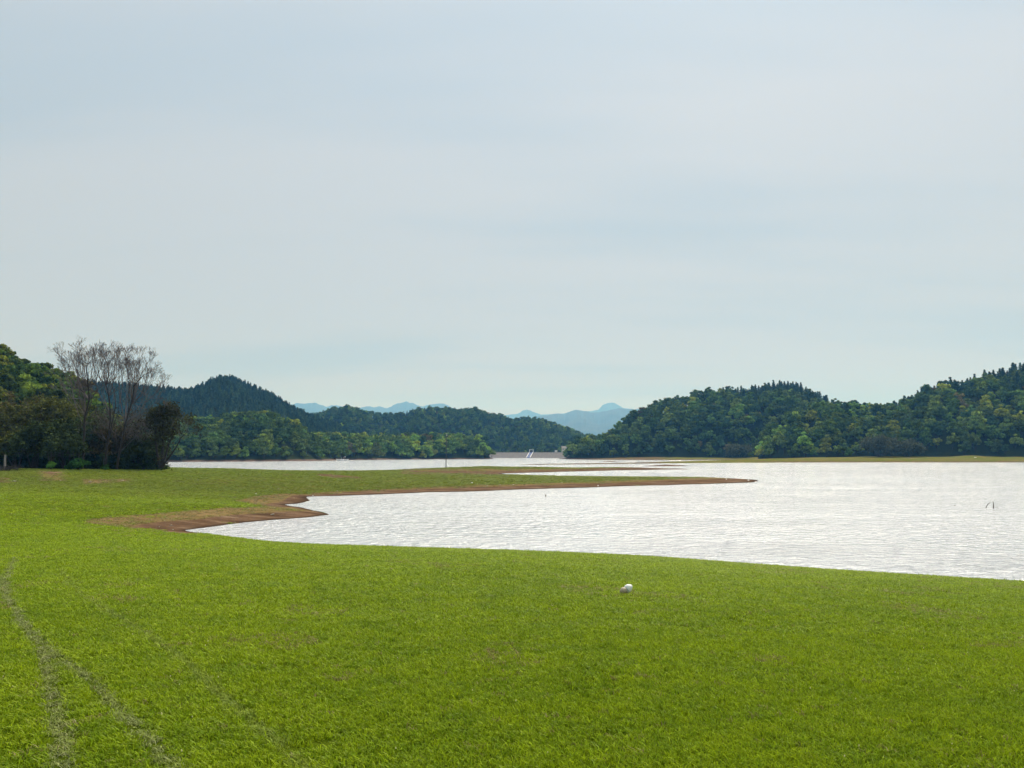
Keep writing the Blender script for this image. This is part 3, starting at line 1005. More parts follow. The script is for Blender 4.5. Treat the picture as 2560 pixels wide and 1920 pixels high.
def show_size(t):
    vis = 1.0 if t[10] < 1.0 else 0.3
    px, _ = project(t[1], t[2], t[3])
    if not (-10 < px < 2570): vis *= 0.01
    return vis * t[4] / t[2]


for kind, protos, nm in (('broadleaf', BROAD, 'broadleaf_tree'), ('conifer', CONIF, 'conifer_tree')):
    lst = sorted([t for t in TREES if t[0] == kind], key=show_size, reverse=True)
    for t in lst[:300]:
        o = link(nm, protos[t[9] % len(protos)])
        o.location = (t[1], t[2], t[3]); o.rotation_euler = (0, 0, t[5])
        o.scale = (t[4], t[4], t[4] * (0.9 + 0.2 * ((t[9] * 7) % 10) / 10))
        o['tint'] = [t[6][0], t[6][1], t[6][2], 1.0]
        if kind == 'conifer':
            lab = 'dark pointed conifer ' + where_txt(t)
        else:
            lab = TONE_TXT[t[7]] + ' broadleaf tree ' + where_txt(t)
        tag(o, lab, 'tree', lab + ', with its like')
    rest = lst[300:]
    pts = [(t[1], t[2], t[3], t[4], t[4], t[4], 0, 0, t[5], t[9] % len(protos)) + t[6] for t in rest]
    coll = proto_collection(nm + '_kinds', protos)
    if kind == 'broadleaf':
        stuff_instances('broadleaf_forest', 'green broadleaf forest covering the far wooded hills', 'forest', pts, coll)
    else:
        stuff_instances('conifer_forest', 'dark conifer forest on the peaked hill and the ridges', 'forest', pts, coll)

# ------------------------------------------------------------------ grown trees (stems and twigs) near the left bank
class Grow:
    def __init__(s, seed):
        s.g = random.Random(seed)
        s.segs = []       # p0 p1 r0 r1
        s.tips = []

    def branch(s, p, d, L, r, depth, up=0.15, wob=0.22, nchild=(2, 4), ang=(0.35, 0.8), shrink=0.68, rmin=0.012):
        g = s.g
        n = 3 if depth > 1 else 2
        q = p.copy(); dd = d.copy()
        for i in range(n):
            dd = (dd + Vector((g.uniform(-1, 1), g.uniform(-1, 1), g.uniform(-1, 1))) * wob + Vector((0, 0, up))).normalized()
            q2 = q + dd * (L / n)
            r2 = max(r * (1 - 0.35 * (i + 1) / n), rmin)
            s.segs.append((q.copy(), q2.copy(), r, r2))
            if depth > 0 and i >= 1:
                for _ in range(1 if i < n - 1 else 0):
                    s.child(q2, dd, L, r2, depth, up, wob, nchild, ang, shrink, rmin)
            q, r = q2, r2
        if depth > 0:
            for _ in range(g.randint(*nchild)):
                s.child(q, dd, L, r, depth, up, wob, nchild, ang, shrink, rmin)
        else:
            s.tips.append((q, dd))

    def child(s, q, dd, L, r, depth, up, wob, nchild, ang, shrink, rmin):
        g = s.g
        a = g.uniform(*ang); az = g.uniform(0, 2 * math.pi)
        t = dd.orthogonal().normalized(); b = dd.cross(t)
        nd = dd * math.cos(a) + (t * math.cos(az) + b * math.sin(az)) * math.sin(a)
        s.branch(q, nd.normalized(), L * shrink * g.uniform(.75, 1.15), max(r * 0.62, rmin), depth - 1, up, wob, nchild, ang, shrink, rmin)

    def path(s, pts, r0, r1, every=1.6, depth=3, L=2.0, start=0.35, **kw):
        """a traced stem, with side branches grown along it"""
        g = s.g
        P = []
        for i in range(len(pts) - 1):
            for k in range(3):
                t = k / 3
                P.append(pts[i].lerp(pts[i + 1], t))
        P.append(pts[-1])
        for i in range(1, len(P) - 1):
            P[i] = P[i] + Vector((g.uniform(-1, 1), g.uniform(-1, 1), g.uniform(-.4, .4))) * 0.07
        n = len(P) - 1
        acc = 0
        for i in range(n):
            ra, rb = r0 + (r1 - r0) * i / n, r0 + (r1 - r0) * (i + 1) / n
            s.segs.append((P[i], P[i + 1], ra, rb))
            acc += (P[i + 1] - P[i]).length
            if i / n > start and acc > every:
                acc = 0
                d = (P[i + 1] - P[i]).normalized()
                s.child(P[i + 1], d, L, rb, depth, kw.get('up', .15), kw.get('wob', .22), kw.get('nchild', (2, 3)), kw.get('ang', (.4, .9)), .68, .012)
        d = (P[-1] - P[-2]).normalized()
        for _ in range(3):
            s.child(P[-1], d, L * 0.92, r1, depth + 1 if depth < 4 else depth, kw.get('up', .15), kw.get('wob', .22), kw.get('nchild', (2, 3)), kw.get('ang', (.25, .7)), .68, .012)

    def mesh(s, name, origin, mat, rlo=None, rhi=None):
        V, Fq = [], []
        for p0, p1, r0, r1 in s.segs:
            if rlo is not None and r0 < rlo: continue
            if rhi is not None and r0 >= rhi: continue
            n = 6 if r0 > 0.08 else 3
            d = (p1 - p0)
            if d.length < 1e-5: continue
            d.normalize()
            a = d.orthogonal().normalized(); b = d.cross(a)
            base = len(V)
            for p, r in ((p0, r0), (p1, r1)):
                for k in range(n):
                    w = 2 * math.pi * k / n
                    V.append(tuple(p - origin + (a * math.cos(w) + b * math.sin(w)) * r))
            for k in range(n):
                Fq.append((base + k, base + (k + 1) % n, base + n + (k + 1) % n, base + n + k))
        me = mesh_np(name, V, Fq, True)
        me.materials.append(mat)
        return me

    def leaves(s, name, origin, per, size, jitter, mat, seed, keep=1.0):
        g = np.random.default_rng(seed)
        T = [t for t in s.tips if s.g.random() < keep]
        C = np.repeat(np.array([tuple(t[0] - origin) for t in T]), per, 0)
        C = C + g.normal(size=C.shape) * jitter
        nn = g.normal(size=C.shape); nn[:, 2] += .5
        nn /= np.linalg.norm(nn, axis=1, keepdims=True)
        Q = leaf_quads(C, nn, g.uniform(.6, 1.4, len(C)) * size, g)
        me = mesh_np(name, Q, np.arange(len(Q)).reshape(-1, 4))
        me.materials.append(mat)
        return me


def px_path(pts, Y, dy=0.0):
    return [at(a, b, Y + dy * i) for i, (a, b) in enumerate(pts)]


DOME = ([140, 152, 165, 190, 215, 250, 290, 330, 365, 385, 400], [930, 914, 900, 885, 876, 877, 881, 890, 903, 926, 962])


def bare_tree(name_label, paths, Y, seed, base_px, span=(150, 250), nfill=20):
    G = Grow(seed)
    for k, (pts, r0, r1, st) in enumerate(paths):
        r0, r1 = r0 * .6, r1 * .6
        P = px_path(pts, Y, ((k % 3) - 1) * 0.25)
        G.path(P, r0, r1, every=0.8, depth=3, L=1.65, start=st, up=.12, wob=.26, nchild=(2, 3))
    for k in range(nfill):
        t = (k + G.g.random()) / nfill
        ex = span[0] + (span[1] - span[0]) * t
        ey = np.interp(ex, DOME[0], DOME[1]) + 14 + G.g.random() ** 1.5 * 45
        cands = [q for pts, *_ in paths[:1] for q in pts if 960 < q[1] < 1090]
        sx, sy = G.g.choice(cands)
        dz = G.g.uniform(-2.2, 2.2)
        a_, c_ = at(sx, sy, Y), at(ex, ey, Y) + Vector((0, dz, 0))
        m_ = a_.lerp(c_, .5) + Vector(((c_.x - a_.x) * .15, dz * .2, -.5 + G.g.uniform(-.4, .4)))
        G.path([a_, m_, c_], .05, .022, every=.75, depth=2, L=1.25, start=.3, up=.14, wob=.3, nchild=(2, 3))
    bx, by = at(base_px, 1168, Y).x, Y
    org = Vector((bx, by, ground_z(bx, by) - 0.2))
    root = empty('bare_tree', org)
    tag(root, name_label, 'tree', None)
    link('trunk', G.mesh('bare_trunk', org, M_BARK, rlo=0.06), None, root)
    t = link('twigs', G.mesh('bare_twigs', org, M_TWIG, rhi=0.06), None, root)
    t['kind'] = 'stuff'
    return root


YB = 116.0
bare_tree('tall bare leafless tree standing leftmost of the three above the dark thicket', [
    ([(206, 1172), (208, 1110), (213, 1040), (223, 1000), (219, 968), (218, 929), (219, 911)], 0.30, 0.09, 0.55),
    ([(219, 911), (208, 902), (199, 882)], 0.08, 0.04, 0.1),
    ([(219, 911), (230, 900), (241, 884)], 0.08, 0.04, 0.1),
    ([(219, 968), (205, 945), (192, 927), (178, 921), (167, 907), (156, 896)], 0.10, 0.04, 0.3),
    ([(198, 1010), (200, 960), (193, 927), (193, 909), (197, 897)], 0.10, 0.04, 0.4),
    ([(205, 1060), (190, 1020), (178, 965), (175, 930), (172, 915)], 0.11, 0.04, 0.5),
    ([(210, 1060), (232, 990), (246, 965), (257, 932), (262, 912)], 0.11, 0.04, 0.45)], YB, 5, 206, (142, 262), 44)
bare_tree('tall slender bare tree between the two broader bare crowns', [
    ([(262, 1170), (268, 1110), (276, 1045), (272, 990), (265, 961), (270, 940), (270, 911), (264, 900)], 0.22, 0.06, 0.5),
    ([(262, 1150), (280, 1060), (290, 1010), (281, 962), (288, 938), (299, 918), (298, 896)], 0.17, 0.04, 0.5),
    ([(270, 911), (281, 898), (286, 885)], 0.07, 0.04, 0.1),
    ([(270, 1100), (296, 1030), (303, 975), (306, 945), (308, 925)], 0.12, 0.04, 0.5)], YB + 2, 6, 262, (238, 312), 28)
bare_tree('broad bare leafless tree leaning right at the right end of the thicket', [
    ([(292, 1172), (302, 1120), (312, 1066), (329, 1009), (336, 965), (348, 947), (362, 936), (378, 928)], 0.28, 0.06, 0.4),
    ([(320, 1040), (322, 990), (326, 938), (317, 921), (309, 903)], 0.13, 0.05, 0.3),
    ([(329, 1009), (338, 960), (342, 932), (349, 900)], 0.13, 0.05, 0.3),
    ([(348, 947), (362, 920), (371, 905)], 0.08, 0.04, 0.2),
    ([(305, 1110), (335, 1060), (360, 1010), (385, 985), (400, 965)], 0.10, 0.03, 0.35),
    ([(300, 1130), (340, 1090), (380, 1050), (405, 1030)], 0.09, 0.03, 0.4),
    ([(326, 938), (333, 915), (334, 898)], 0.07, 0.04, 0.2)], YB + 1, 7, 292, (295, 400), 44)

M_WILLOW = leaf_material('willow_foliage', 0.45, 0.15, 0.6)


def willow(px, top, Y, seed, tint, label, group, width=1.0, keep=1.0, per=5, size=0.11):
    """multi-stemmed twiggy shrub willow, half in leaf"""
    G = Grow(seed)
    p = at(px, 1168, Y)
    bx = p.x
    org = Vector((bx, Y, ground_z(bx, Y) - 0.15))
    H = at(px, top, Y).z - org.z
    ns = 6
    for k in range(ns):
        a = 2 * math.pi * k / ns + G.g.uniform(-.4, .4)
        lean = G.g.uniform(.1, .55) * width
        d = Vector((math.cos(a) * lean, math.sin(a) * lean, 1)).normalized()
        G.branch(org + Vector((math.cos(a), math.sin(a), 0)) * .35, d, H * 0.40, 0.11, 4, up=.08, wob=.2, nchild=(2, 3), ang=(.3, .85), shrink=.62)
    root = empty('willow_tree', org)
    tag(root, label, 'tree', group)
    link('stems', G.mesh('willow_stems', org, M_BARK, rlo=0.03), None, root)
    t = link('twigs', G.mesh('willow_twigs', org, M_TWIG, rhi=0.03), None, root); t['kind'] = 'stuff'
    lf = link('foliage', G.leaves('willow_leaves', org, per, size, 0.32, M_WILLOW, seed, keep), None, root)
    lf['tint'] = list(tint) + [1.0]
    lf['kind'] = 'stuff'
    return root


OLIVE, RUST, DGRN = (0.100, 0.112, 0.032), (0.105, 0.090, 0.040), (0.052, 0.074, 0.026)
WLAB = ['olive half-leaved willow cut by the left edge of the photo', 'rusty brown willow just right of the concrete post', 'tallest rusty brown willow, third from the left edge', 'tall olive willow above the small bright green shrub',
        'tall olive willow left of the leftmost bare trunk', 'dark green willow right behind the leftmost bare trunk', 'dark green willow between the left and middle bare trunks', 'rusty willow right of the middle bare trunk',
        'low dark willow right of the rightmost bare trunk', 'lowest dark willow beside the ivy-clad tree', 'low dark green willow before the tall rusty one at left', 'low dark willow before the leftmost bare trunk',
        'low olive willow behind the heap of dead branches', 'small dark willow touching the ivy-clad tree']
WG = 'half-leaved willows of the dark thicket'
WL = 'olive half-leaved willow in the dark thicket under the bare trees'
for i, (px, top, Y, tint, kp) in enumerate([(-30, 1000, 122, OLIVE, 1), (22, 1010, 128, RUST, 1), (62, 985, 132, RUST, 1), (105, 985, 126, OLIVE, 1), (150, 990, 130, OLIVE, 1), (188, 1030, 124, DGRN, 1),
                                            (232, 1045, 128, DGRN, 1), (275, 1060, 126, RUST, 1), (318, 1075, 128, DGRN, 1), (352, 1090, 124, DGRN, 1), (85, 1060, 118, DGRN, 1), (165, 1080, 117, DGRN, 1), (40, 1070, 118, OLIVE, 1), (365, 1110, 122, DGRN, 1)]):
    lab = WLAB[i]
    _ = {OLIVE: WL, RUST: 'rusty brown half-leaved willow in the dark thicket', DGRN: 'low dark green willow at the foot of the bare trees'}[tint]
    willow(px, top, Y, 400 + i, tint, lab, 'willows of the dark thicket', 1.0, kp, 9, 0.15)

for i, (px, top, lab) in enumerate([(302, 1000, 'grey leafless willow behind the right end of the thicket, left of two more'), (345, 1005, 'grey leafless willow left of the ivy-clad tree, middle of three'), (384, 1015, 'grey leafless willow just behind the ivy-clad tree')]):
    willow(px, top, 123 + i, 450 + i, (0.06, 0.06, 0.04), lab, 'leafless willows by the ivy-clad tree', .9, .35, 3, .12)
# dark ivy-clad tree at the water's edge
G = Grow(77)
YD = 119.0
for pts, r0, r1 in ([[(400, 1170), (392, 1130), (388, 1090), (392, 1060)], .22, .08], [[(404, 1170), (408, 1120), (406, 1070), (410, 1045)], .25, .08],
                    [[(406, 1168), (420, 1120), (432, 1080), (436, 1060)], .2, .07], [[(408, 1166), (436, 1125), (452, 1095), (466, 1082)], .14, .05]):
    G.path(px_path(pts, YD), r0, r1, every=0.8, depth=3, L=1.6, start=0.3, up=.08)
org = at(403, 1168, YD); org.z = ground_z(org.x, YD) - .2
dt = tag(empty('ivy_clad_tree', org), "dark olive-brown ivy-clad tree alone at the water's edge, right end of the thicket", 'tree')
link('trunk', G.mesh('ivy_trunk', org, M_BARK, rlo=0.04), None, dt)
t = link('twigs', G.mesh('ivy_twigs', org, M_TWIG, rhi=0.04), None, dt); t['kind'] = 'stuff'
G.tips = [t for t in G.tips if G.g.random() < (.45 if project(t[0].x, t[0].y, t[0].z)[0] < 446 else .3)]
for s0, s1, ra, rb in list(G.segs):
    if s1.z > org.z + 1.2 and project(s1.x, s1.y, s1.z)[0] < 440:
        for _ in range(2 if ra > .05 else int(G.g.random() < .6)):
            G.tips.append((s0.lerp(s1, G.g.random()) + Vector((G.g.gauss(0, .35), G.g.gauss(0, .35), G.g.gauss(0, .3))), None))
lf = link('foliage', G.leaves('ivy_leaves', org, 6, 0.12, 0.42, M_WILLOW, 5), None, dt)
lf['tint'] = [0.062, 0.064, 0.026, 1]; lf['kind'] = 'stuff'


def shrub(px, py, Y, r, tint, label, seed, name='shrub'):
    me = lobes_tree('shrub_mesh', seed, 7, r, r * 1.5, 0.1, 0.13, 70, mats=(M_LEAF, M_BARK))
    o = link(name, me)
    p = at(px, py, Y)
    o.location = (p.x, Y, ground_z(p.x, Y) - .1)
    o['tint'] = list(tint) + [1.0]
    tag(o, label, 'shrub')
    return o


shrub(127, 1160, 112.5, 0.85, (0.09, 0.20, 0.03), 'small bright green shrub before the dark thicket at left', 501)
shrub(196, 1160, 114.0, 1.5, (0.045, 0.12, 0.025), 'fresh green shrub between the trunks of the thicket', 502)
shrub(262, 1166, 113.5, 0.7, (0.05, 0.13, 0.03), 'low green shrub at the foot of the middle bare tree', 503)
# undergrowth strip that closes the thicket's foot
pts = []
g = np.random.default_rng(9)
for i in range(260):
    px = g.uniform(-60, 392); Y = g.uniform(119, 150)
    p = at(px, 1168, Y)
    s = g.uniform(.16, .34)
    c = T_DARK[g.integers(4)]; k = g.uniform(.5, .9)
    pts.append((p.x, Y, ground_z(p.x, Y) - .5, s * 1.3, s * 1.3, s, 0, 0, g.uniform(0, 6), g.integers(6), c[0] * k, c[1] * k, c[2] * k))
stuff_instances('undergrowth', 'dark undergrowth filling the foot of the thicket', 'undergrowth', pts, bpy.data.collections['broadleaf_tree_kinds'])

# a few standout trees
def single(px, py, Y, proto, s, tint, label, name='broadleaf_tree', rot=0.0, sz=None, cat='tree'):
    o = link(name, proto)
    p = at(px, py, Y)
    o.location = (p.x, Y, p.z)
    o.scale = (s, s, sz or s); o.rotation_euler = (0, 0, rot)
    o['tint'] = list(tint) + [1.0]
    return tag(o, label, cat)


single(1778, 1149, 592, BROAD[0], 0.95, (0.12, 0.20, 0.03), 'bright yellow-green tree by the water on the headland foot')
single(1925, 1141, 478, BROAD[5], 0.62, (0.13, 0.20, 0.03), 'small yellow-green tree at the left foot of the right hill', rot=1)
single(2125, 1141, 455, BROAD[3], 0.6, (0.08, 0.16, 0.03), 'low fresh green bush above the right bank', rot=2, sz=.5)
single(2035, 1141, 458, BROAD[1], 0.55, (0.07, 0.14, 0.03), 'low green bush left of the twin bushes above the right bank', rot=2, sz=.45)
single(452, 1152, 414, BROAD[4], 0.75, (0.15, 0.21, 0.04), 'round yellow-green tree by the far water, right of the ivy-clad tree')
single(1192, 1147.5, 660, BROAD[0], 1.25, (0.05, 0.09, 0.03), 'dark round tree second from the tip of the tree point', rot=1)
single(1219, 1147.5, 662, BROAD[5], 1.15, (0.075, 0.115, 0.035), 'rounded tree at the very tip of the tree point')
single(1424, 1147.5, 648, BROAD[1], 0.85, (0.05, 0.09, 0.03), 'round dark tree at the very tip of the headland')
single(1446, 1147.5, 640, BROAD[3], 1.0, (0.06, 0.10, 0.03), 'round tree second from the tip of the headland', rot=2)
single(1005, 1146, 588, BROAD[4], 1.25, (0.085, 0.16, 0.05), 'large round fresh green tree at the shore of the tree point')
single(940, 1146, 552, BROAD[3], 1.3, (0.10, 0.13, 0.05), 'pale olive spreading tree at the shore of the tree point')

for i, (px, top, wdt) in enumerate([(2200, 1098, 1.3), (2270, 1110, 1.6), (1850, 1118, 1.4), (2205, 1112, 1.3)]):
    Y = 452 if px > 1900 else 585
    G = Grow(600 + i)
    p = at(px, 1140 if px > 1900 else 1148, Y)
    H = at(px, top, Y).z - p.z
    for k in range(9):
        a = k * .7
        d = Vector((math.cos(a) * .9 * wdt, math.sin(a) * .9, 1)).normalized()
        G.branch(p + Vector((math.cos(a) * 1.5, math.sin(a), 0)), d, H * .5, .12, 3, up=.1, wob=.2)
    root = tag(empty('grey_shrub', p), ['grey-brown leafless shrub thicket at the forest foot, centre right', 'wide grey-green leafless shrub thicket beside the pale bank mound',
                                        'dim olive leafless shrub thicket at the headland foot', 'small grey shrub in front of the leafless thickets'][i], 'shrub')
    link('stems', G.mesh('shrub_stems', p, M_TWIG), None, root)
    lf = link('foliage', G.leaves('shrub_leaves', p, 9, .36, .8, M_WILLOW, 60 + i), None, root)
    lf['tint'] = [0.10, 0.11, 0.06, 1]; lf['kind'] = 'stuff'

# ------------------------------------------------------------------ grass
def blade_tuft(name, seed, n=22, r=0.045, h=(0.010, 0.031), w=0.0026):
    g = np.random.default_rng(seed)
    V, Fq, tip = [], [], []
    for i in range(n):
        a, rr = g.uniform(0, 6.28), r * math.sqrt(g.random())
        x, y = rr * math.cos(a), rr * math.sin(a)
        hh = g.uniform(*h)
        da = g.uniform(0, 6.28); lean = g.uniform(.3, 1.7) * hh
        dx, dy = math.cos(da), math.sin(da)
        sx, sy = -dy * w * g.uniform(.7, 1.5), dx * w * g.uniform(.7, 1.5)
        b = len(V)
        V += [(x - sx, y - sy, -.004), (x + sx, y + sy, -.004), (x + sx * .8 + dx * lean * .4, y + sy * .8 + dy * lean * .4, hh * .65), (x - sx * .8 + dx * lean * .4, y - sy * .8 + dy * lean * .4, hh * .65),
              (x + dx * lean + sx * .15, y + dy * lean + sy * .15, hh * .95), (x + dx * lean - sx * .15, y + dy * lean - sy * .15, hh)]
        Fq += [(b, b + 1, b + 2, b + 3), (b + 3, b + 2, b + 4, b + 5)]
        tip += [0, 0, .5, .5, 1, 1]
    me = mesh_np(name, V, Fq, False, {'tip': tip})
    me.materials.append(M_BLADE)
    return me


tufts = proto_collection('tuft_kinds', [blade_tuft('tuft', 700 + i) for i in range(10)])
TR = []
for pts, w, s in (([(34, 1395), (26, 1420), (12, 1455), (20, 1500), (55, 1560), (98, 1610), (120, 1680), (136, 1760), (148, 1840), (152, 1935)], 0.058, .95),
                  ([(-10, 1440), (2, 1480), (40, 1540), (90, 1600)], 0.05, .7),
                  ([(100, 1606), (160, 1655), (222, 1702), (285, 1770), (345, 1825), (400, 1890), (440, 1940)], 0.05, .85),
                  ([(148, 1425), (170, 1455), (205, 1490), (270, 1530), (345, 1575), (440, 1640), (520, 1712), (600, 1785), (680, 1850), (760, 1930)], 0.045, .38)):
    TR.append(([on_ground(a, b) for a, b in pts], w, s))


def track_strength(X, Y):
    out = np.zeros_like(X)
    for P, w, s in TR:
        for a, b in zip(P[:-1], P[1:]):
            ex, ey = b.x - a.x, b.y - a.y
            t = np.clip(((X - a.x) * ex + (Y - a.y) * ey) / (ex * ex + ey * ey + 1e-9), 0, 1)
            d = np.hypot(X - a.x - t * ex, Y - a.y - t * ey)
            out = np.maximum(out, s * (1 - sstep(w * .8, w * 1.5, d)))
    return out


def scatter(y0, y1, spacing, sxy, sz, seed, ulim=0.80):
    g = np.random.default_rng(seed)
    area = ulim * (y1 ** 2 - y0 ** 2) + 2 * (y1 - y0)
    n = int(area / spacing ** 2)
    Y = np.sqrt(g.uniform(y0 ** 2, y1 ** 2, n))
    X = g.uniform(-1, 1, n) * (ulim * Y + .6)
    Z = land_height(X, Y)
    ok = Z > 0.012
    X, Y, Z = X[ok], Y[ok], Z[ok]
    mu, dr, lu = masks(X, Y, Z)
    ragged = (fbm(X * .5, Y * .6, 55, 5) - .5) * 1.5 + (fbm(X * 3, Y * 3, 56, 3) - .5) * .8
    bare = np.clip(sstep(.35, .65, mu + ragged * np.clip(mu * 5, 0, 1)) + .72 * sstep(.3, .8, dr + ragged * np.clip(dr * 4 - .9, 0, 1)), 0, 1)
    ok = g.random(len(X)) > bare * 1.02 - .0
    tr = track_strength(X, Y)
    gap = fbm(X * 1.3, Y * 1.3, 77, 4)
    ok &= ~((gap < 0.25) & (g.random(len(X)) < .5))
    ok &= g.random(len(X)) > tr * 0.45
    X, Y, Z, tr, gap, bare = X[ok], Y[ok], Z[ok], tr[ok], gap[ok], bare[ok]
    n = len(X)
    pat = fbm(X * .35, Y * .35, 91, 4)
    pat2 = fbm(X * 3.1, Y * 3.1, 92, 3)
    A = np.array([0.098, 0.170, 0.002]); B = np.array([0.228, 0.305, 0.005]); D = np.array([0.20, 0.155, 0.075]); E = np.array([0.27, 0.27, 0.16])
    k = np.clip(.5 + (pat - .5) * .6 + (pat2 - .5) * 1.2 + g.normal(size=n) * .34, 0, 1)[:, None]
    C = A + (B - A) * k
    fd = ((fbm(X * .8, Y * .8, 95, 4) > .70) & (g.random(n) < .25)) | (g.random(n) < .012) | (bare > .12) & (g.random(n) < .85)
    C = np.where(fd[:, None], D, C)
    C = C + (E * .72 - C) * (np.clip(tr * 1.0, 0, 1) * g.uniform(.5, 1, n))[:, None]
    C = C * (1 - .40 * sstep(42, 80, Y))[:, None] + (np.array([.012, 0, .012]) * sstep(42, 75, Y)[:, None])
    s = g.uniform(.75, 1.3, n)
    hs = s * (1 - .45 * tr) * (0.8 + .5 * pat2)
    return np.column_stack([X, Y, Z, s * sxy, s * sxy, hs * sz, g.normal(size=n) * .12, g.normal(size=n) * .12, g.uniform(0, 6.28, n), g.integers(0, 10, n), C])


parts = [scatter(1.6, 6.5, .036, .95, 1.0, 1)]
zs = [6.5, 9, 11.5, 14.5, 18, 22.5, 28, 35, 43, 52, 62, 75, 90, 108, 130, 160, 200]
for i in range(len(zs) - 1):
    k = (zs[i] + zs[i + 1]) / 2 / 6.5
    parts.append(scatter(zs[i], zs[i + 1], .036 * k ** .64 * (1 + .2 * (zs[i] > 35) + .2 * (zs[i] > 85)), .95 * k ** .64, 1.0 * k ** (.1 if zs[i] < 40 else .0), 10 + i))
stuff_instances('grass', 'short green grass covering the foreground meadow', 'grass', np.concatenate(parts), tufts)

# tiny pale flowers and seed heads scattered in the turf
g = np.random.default_rng(44)
mb = MB()
for i in range(420):
    Y = math.sqrt(g.uniform(3.5 ** 2, 22 ** 2)); X = g.uniform(-.7, .7) * Y
    z = ground_z(X, Y)
    if z < .05: continue
    r = g.uniform(.0025, .005)
    mb.tube([(X, Y, z + .03), (X + .001, Y, z + .03 + r * 2)], [r, r * .6], 5)
tag(link('flower_specks', mb.mesh('flower_specks', (simple_mat('pale_petals', (.7, .7, .5), (.75, .65, .2), 900.),))), 'tiny pale yellow flower heads scattered through the turf', 'flowers', kind='stuff')

# ------------------------------------------------------------------ small things
M_FOAM = simple_mat('white_foam', (0.62, 0.66, 0.66), (0.82, 0.84, 0.80), 9, .6, .3)
M_TAN = simple_mat('tan_plastic', (0.30, 0.25, 0.17), (0.48, 0.42, 0.30), 12, .6, .3)
M_PALE = simple_mat('pale_litter', (0.28, 0.24, 0.17), (0.5, 0.46, 0.37), 6, .7)
M_DARKW = simple_mat('wet_wood', (0.015, 0.012, 0.01), (0.05, 0.04, 0.03), 6, .8, .3)
M_CONC = simple_mat('weathered_concrete', (0.20, 0.18, 0.16), (0.34, 0.31, 0.28), 4, .9, .3)
M_RIP = simple_mat('riprap', (0.075, 0.068, 0.066), (0.17, 0.155, 0.15), .7, .95, .6, detail=7.0)
M_BLUE = simple_mat('blue_channel', (0.015, 0.04, 0.17), (0.03, 0.07, 0.22), .6, .7)
M_WHITE = simple_mat('white_paint', (0.72, 0.74, 0.76), (0.82, 0.83, 0.84), 1.5, .5)
M_STEEL = simple_mat('dark_steel', (0.03, 0.03, 0.032), (0.06, 0.06, 0.06), 3, .6)
M_ROOF = simple_mat('grey_roof', (0.12, 0.12, 0.12), (0.2, 0.19, 0.18), 2, .8)
M_WALL = simple_mat('cream_render', (0.45, 0.43, 0.36), (0.58, 0.56, 0.48), 1, .9)
M_GLASS = simple_mat('dark_window', (0.02, 0.025, 0.03), (0.04, 0.05, 0.06), 1, .2)
M_ROCK = simple_mat('dark_stone', (0.03, 0.026, 0.022), (0.08, 0.07, 0.06), 8, .9, .4)


def lump(name, mat, size, seed, dents=0.25, sub=3, ridge=0.0):
    bm = bmesh.new(); bmesh.ops.create_icosphere(bm, subdivisions=sub, radius=1)
    r = random.Random(seed)
    ks = [(Vector((r.gauss(0, 1), r.gauss(0, 1), r.gauss(0, 1))).normalized(), r.uniform(-1, 1)) for _ in range(9)]
    for v in bm.verts:
        c = v.co.normalized(); f = 1.0
        for d, a in ks: f += dents * a * max(0, c.dot(d)) ** 5
        if ridge: f += ridge * math.sin(c.x * 22)
        v.co = Vector((c.x * size[0], c.y * size[1], c.z * size[2])) * f
    me = bpy.data.meshes.new(name); bm.to_mesh(me); bm.free()
    for p in me.polygons: p.use_smooth = True
    me.materials.append(mat)
    return me


# the two-lobed plastic scrap in the foreground
p = on_ground(1566, 1486)
sc_ = p.y / F
fl = tag(empty('plastic_float', p), 'white plastic float with tan lower lobe lying in the foreground grass', 'float')
a = link('white_lobe', lump('white_lobe', M_FOAM, (11.0 * sc_, 9 * sc_, 8.4 * sc_), 3, .22, 3, .03), None, fl)
a.location = (4.5 * sc_, 0, 14.0 * sc_); a.rotation_euler = (0.1, R(-35), .2)
b = link('tan_lobe', lump('tan_lobe', M_TAN, (10.0 * sc_, 8 * sc_, 8.2 * sc_), 4, .14, 3, .03), None, fl)
b.location = (-8.0 * sc_, -4 * sc_, 9.4 * sc_); b.rotation_euler = (0, R(-28), 0)
c = link('label_band', lump('label_band', simple_mat('teal_print', (.25, .38, .38), (.35, .45, .44), 14, .5), (2.0 * sc_, 8.3 * sc_, 8.0 * sc_), 5, .02), None, fl)
c.location = (1.4 * sc_, -1.4 * sc_, 12.0 * sc_); c.rotation_euler = (0.1, R(-35), .2)

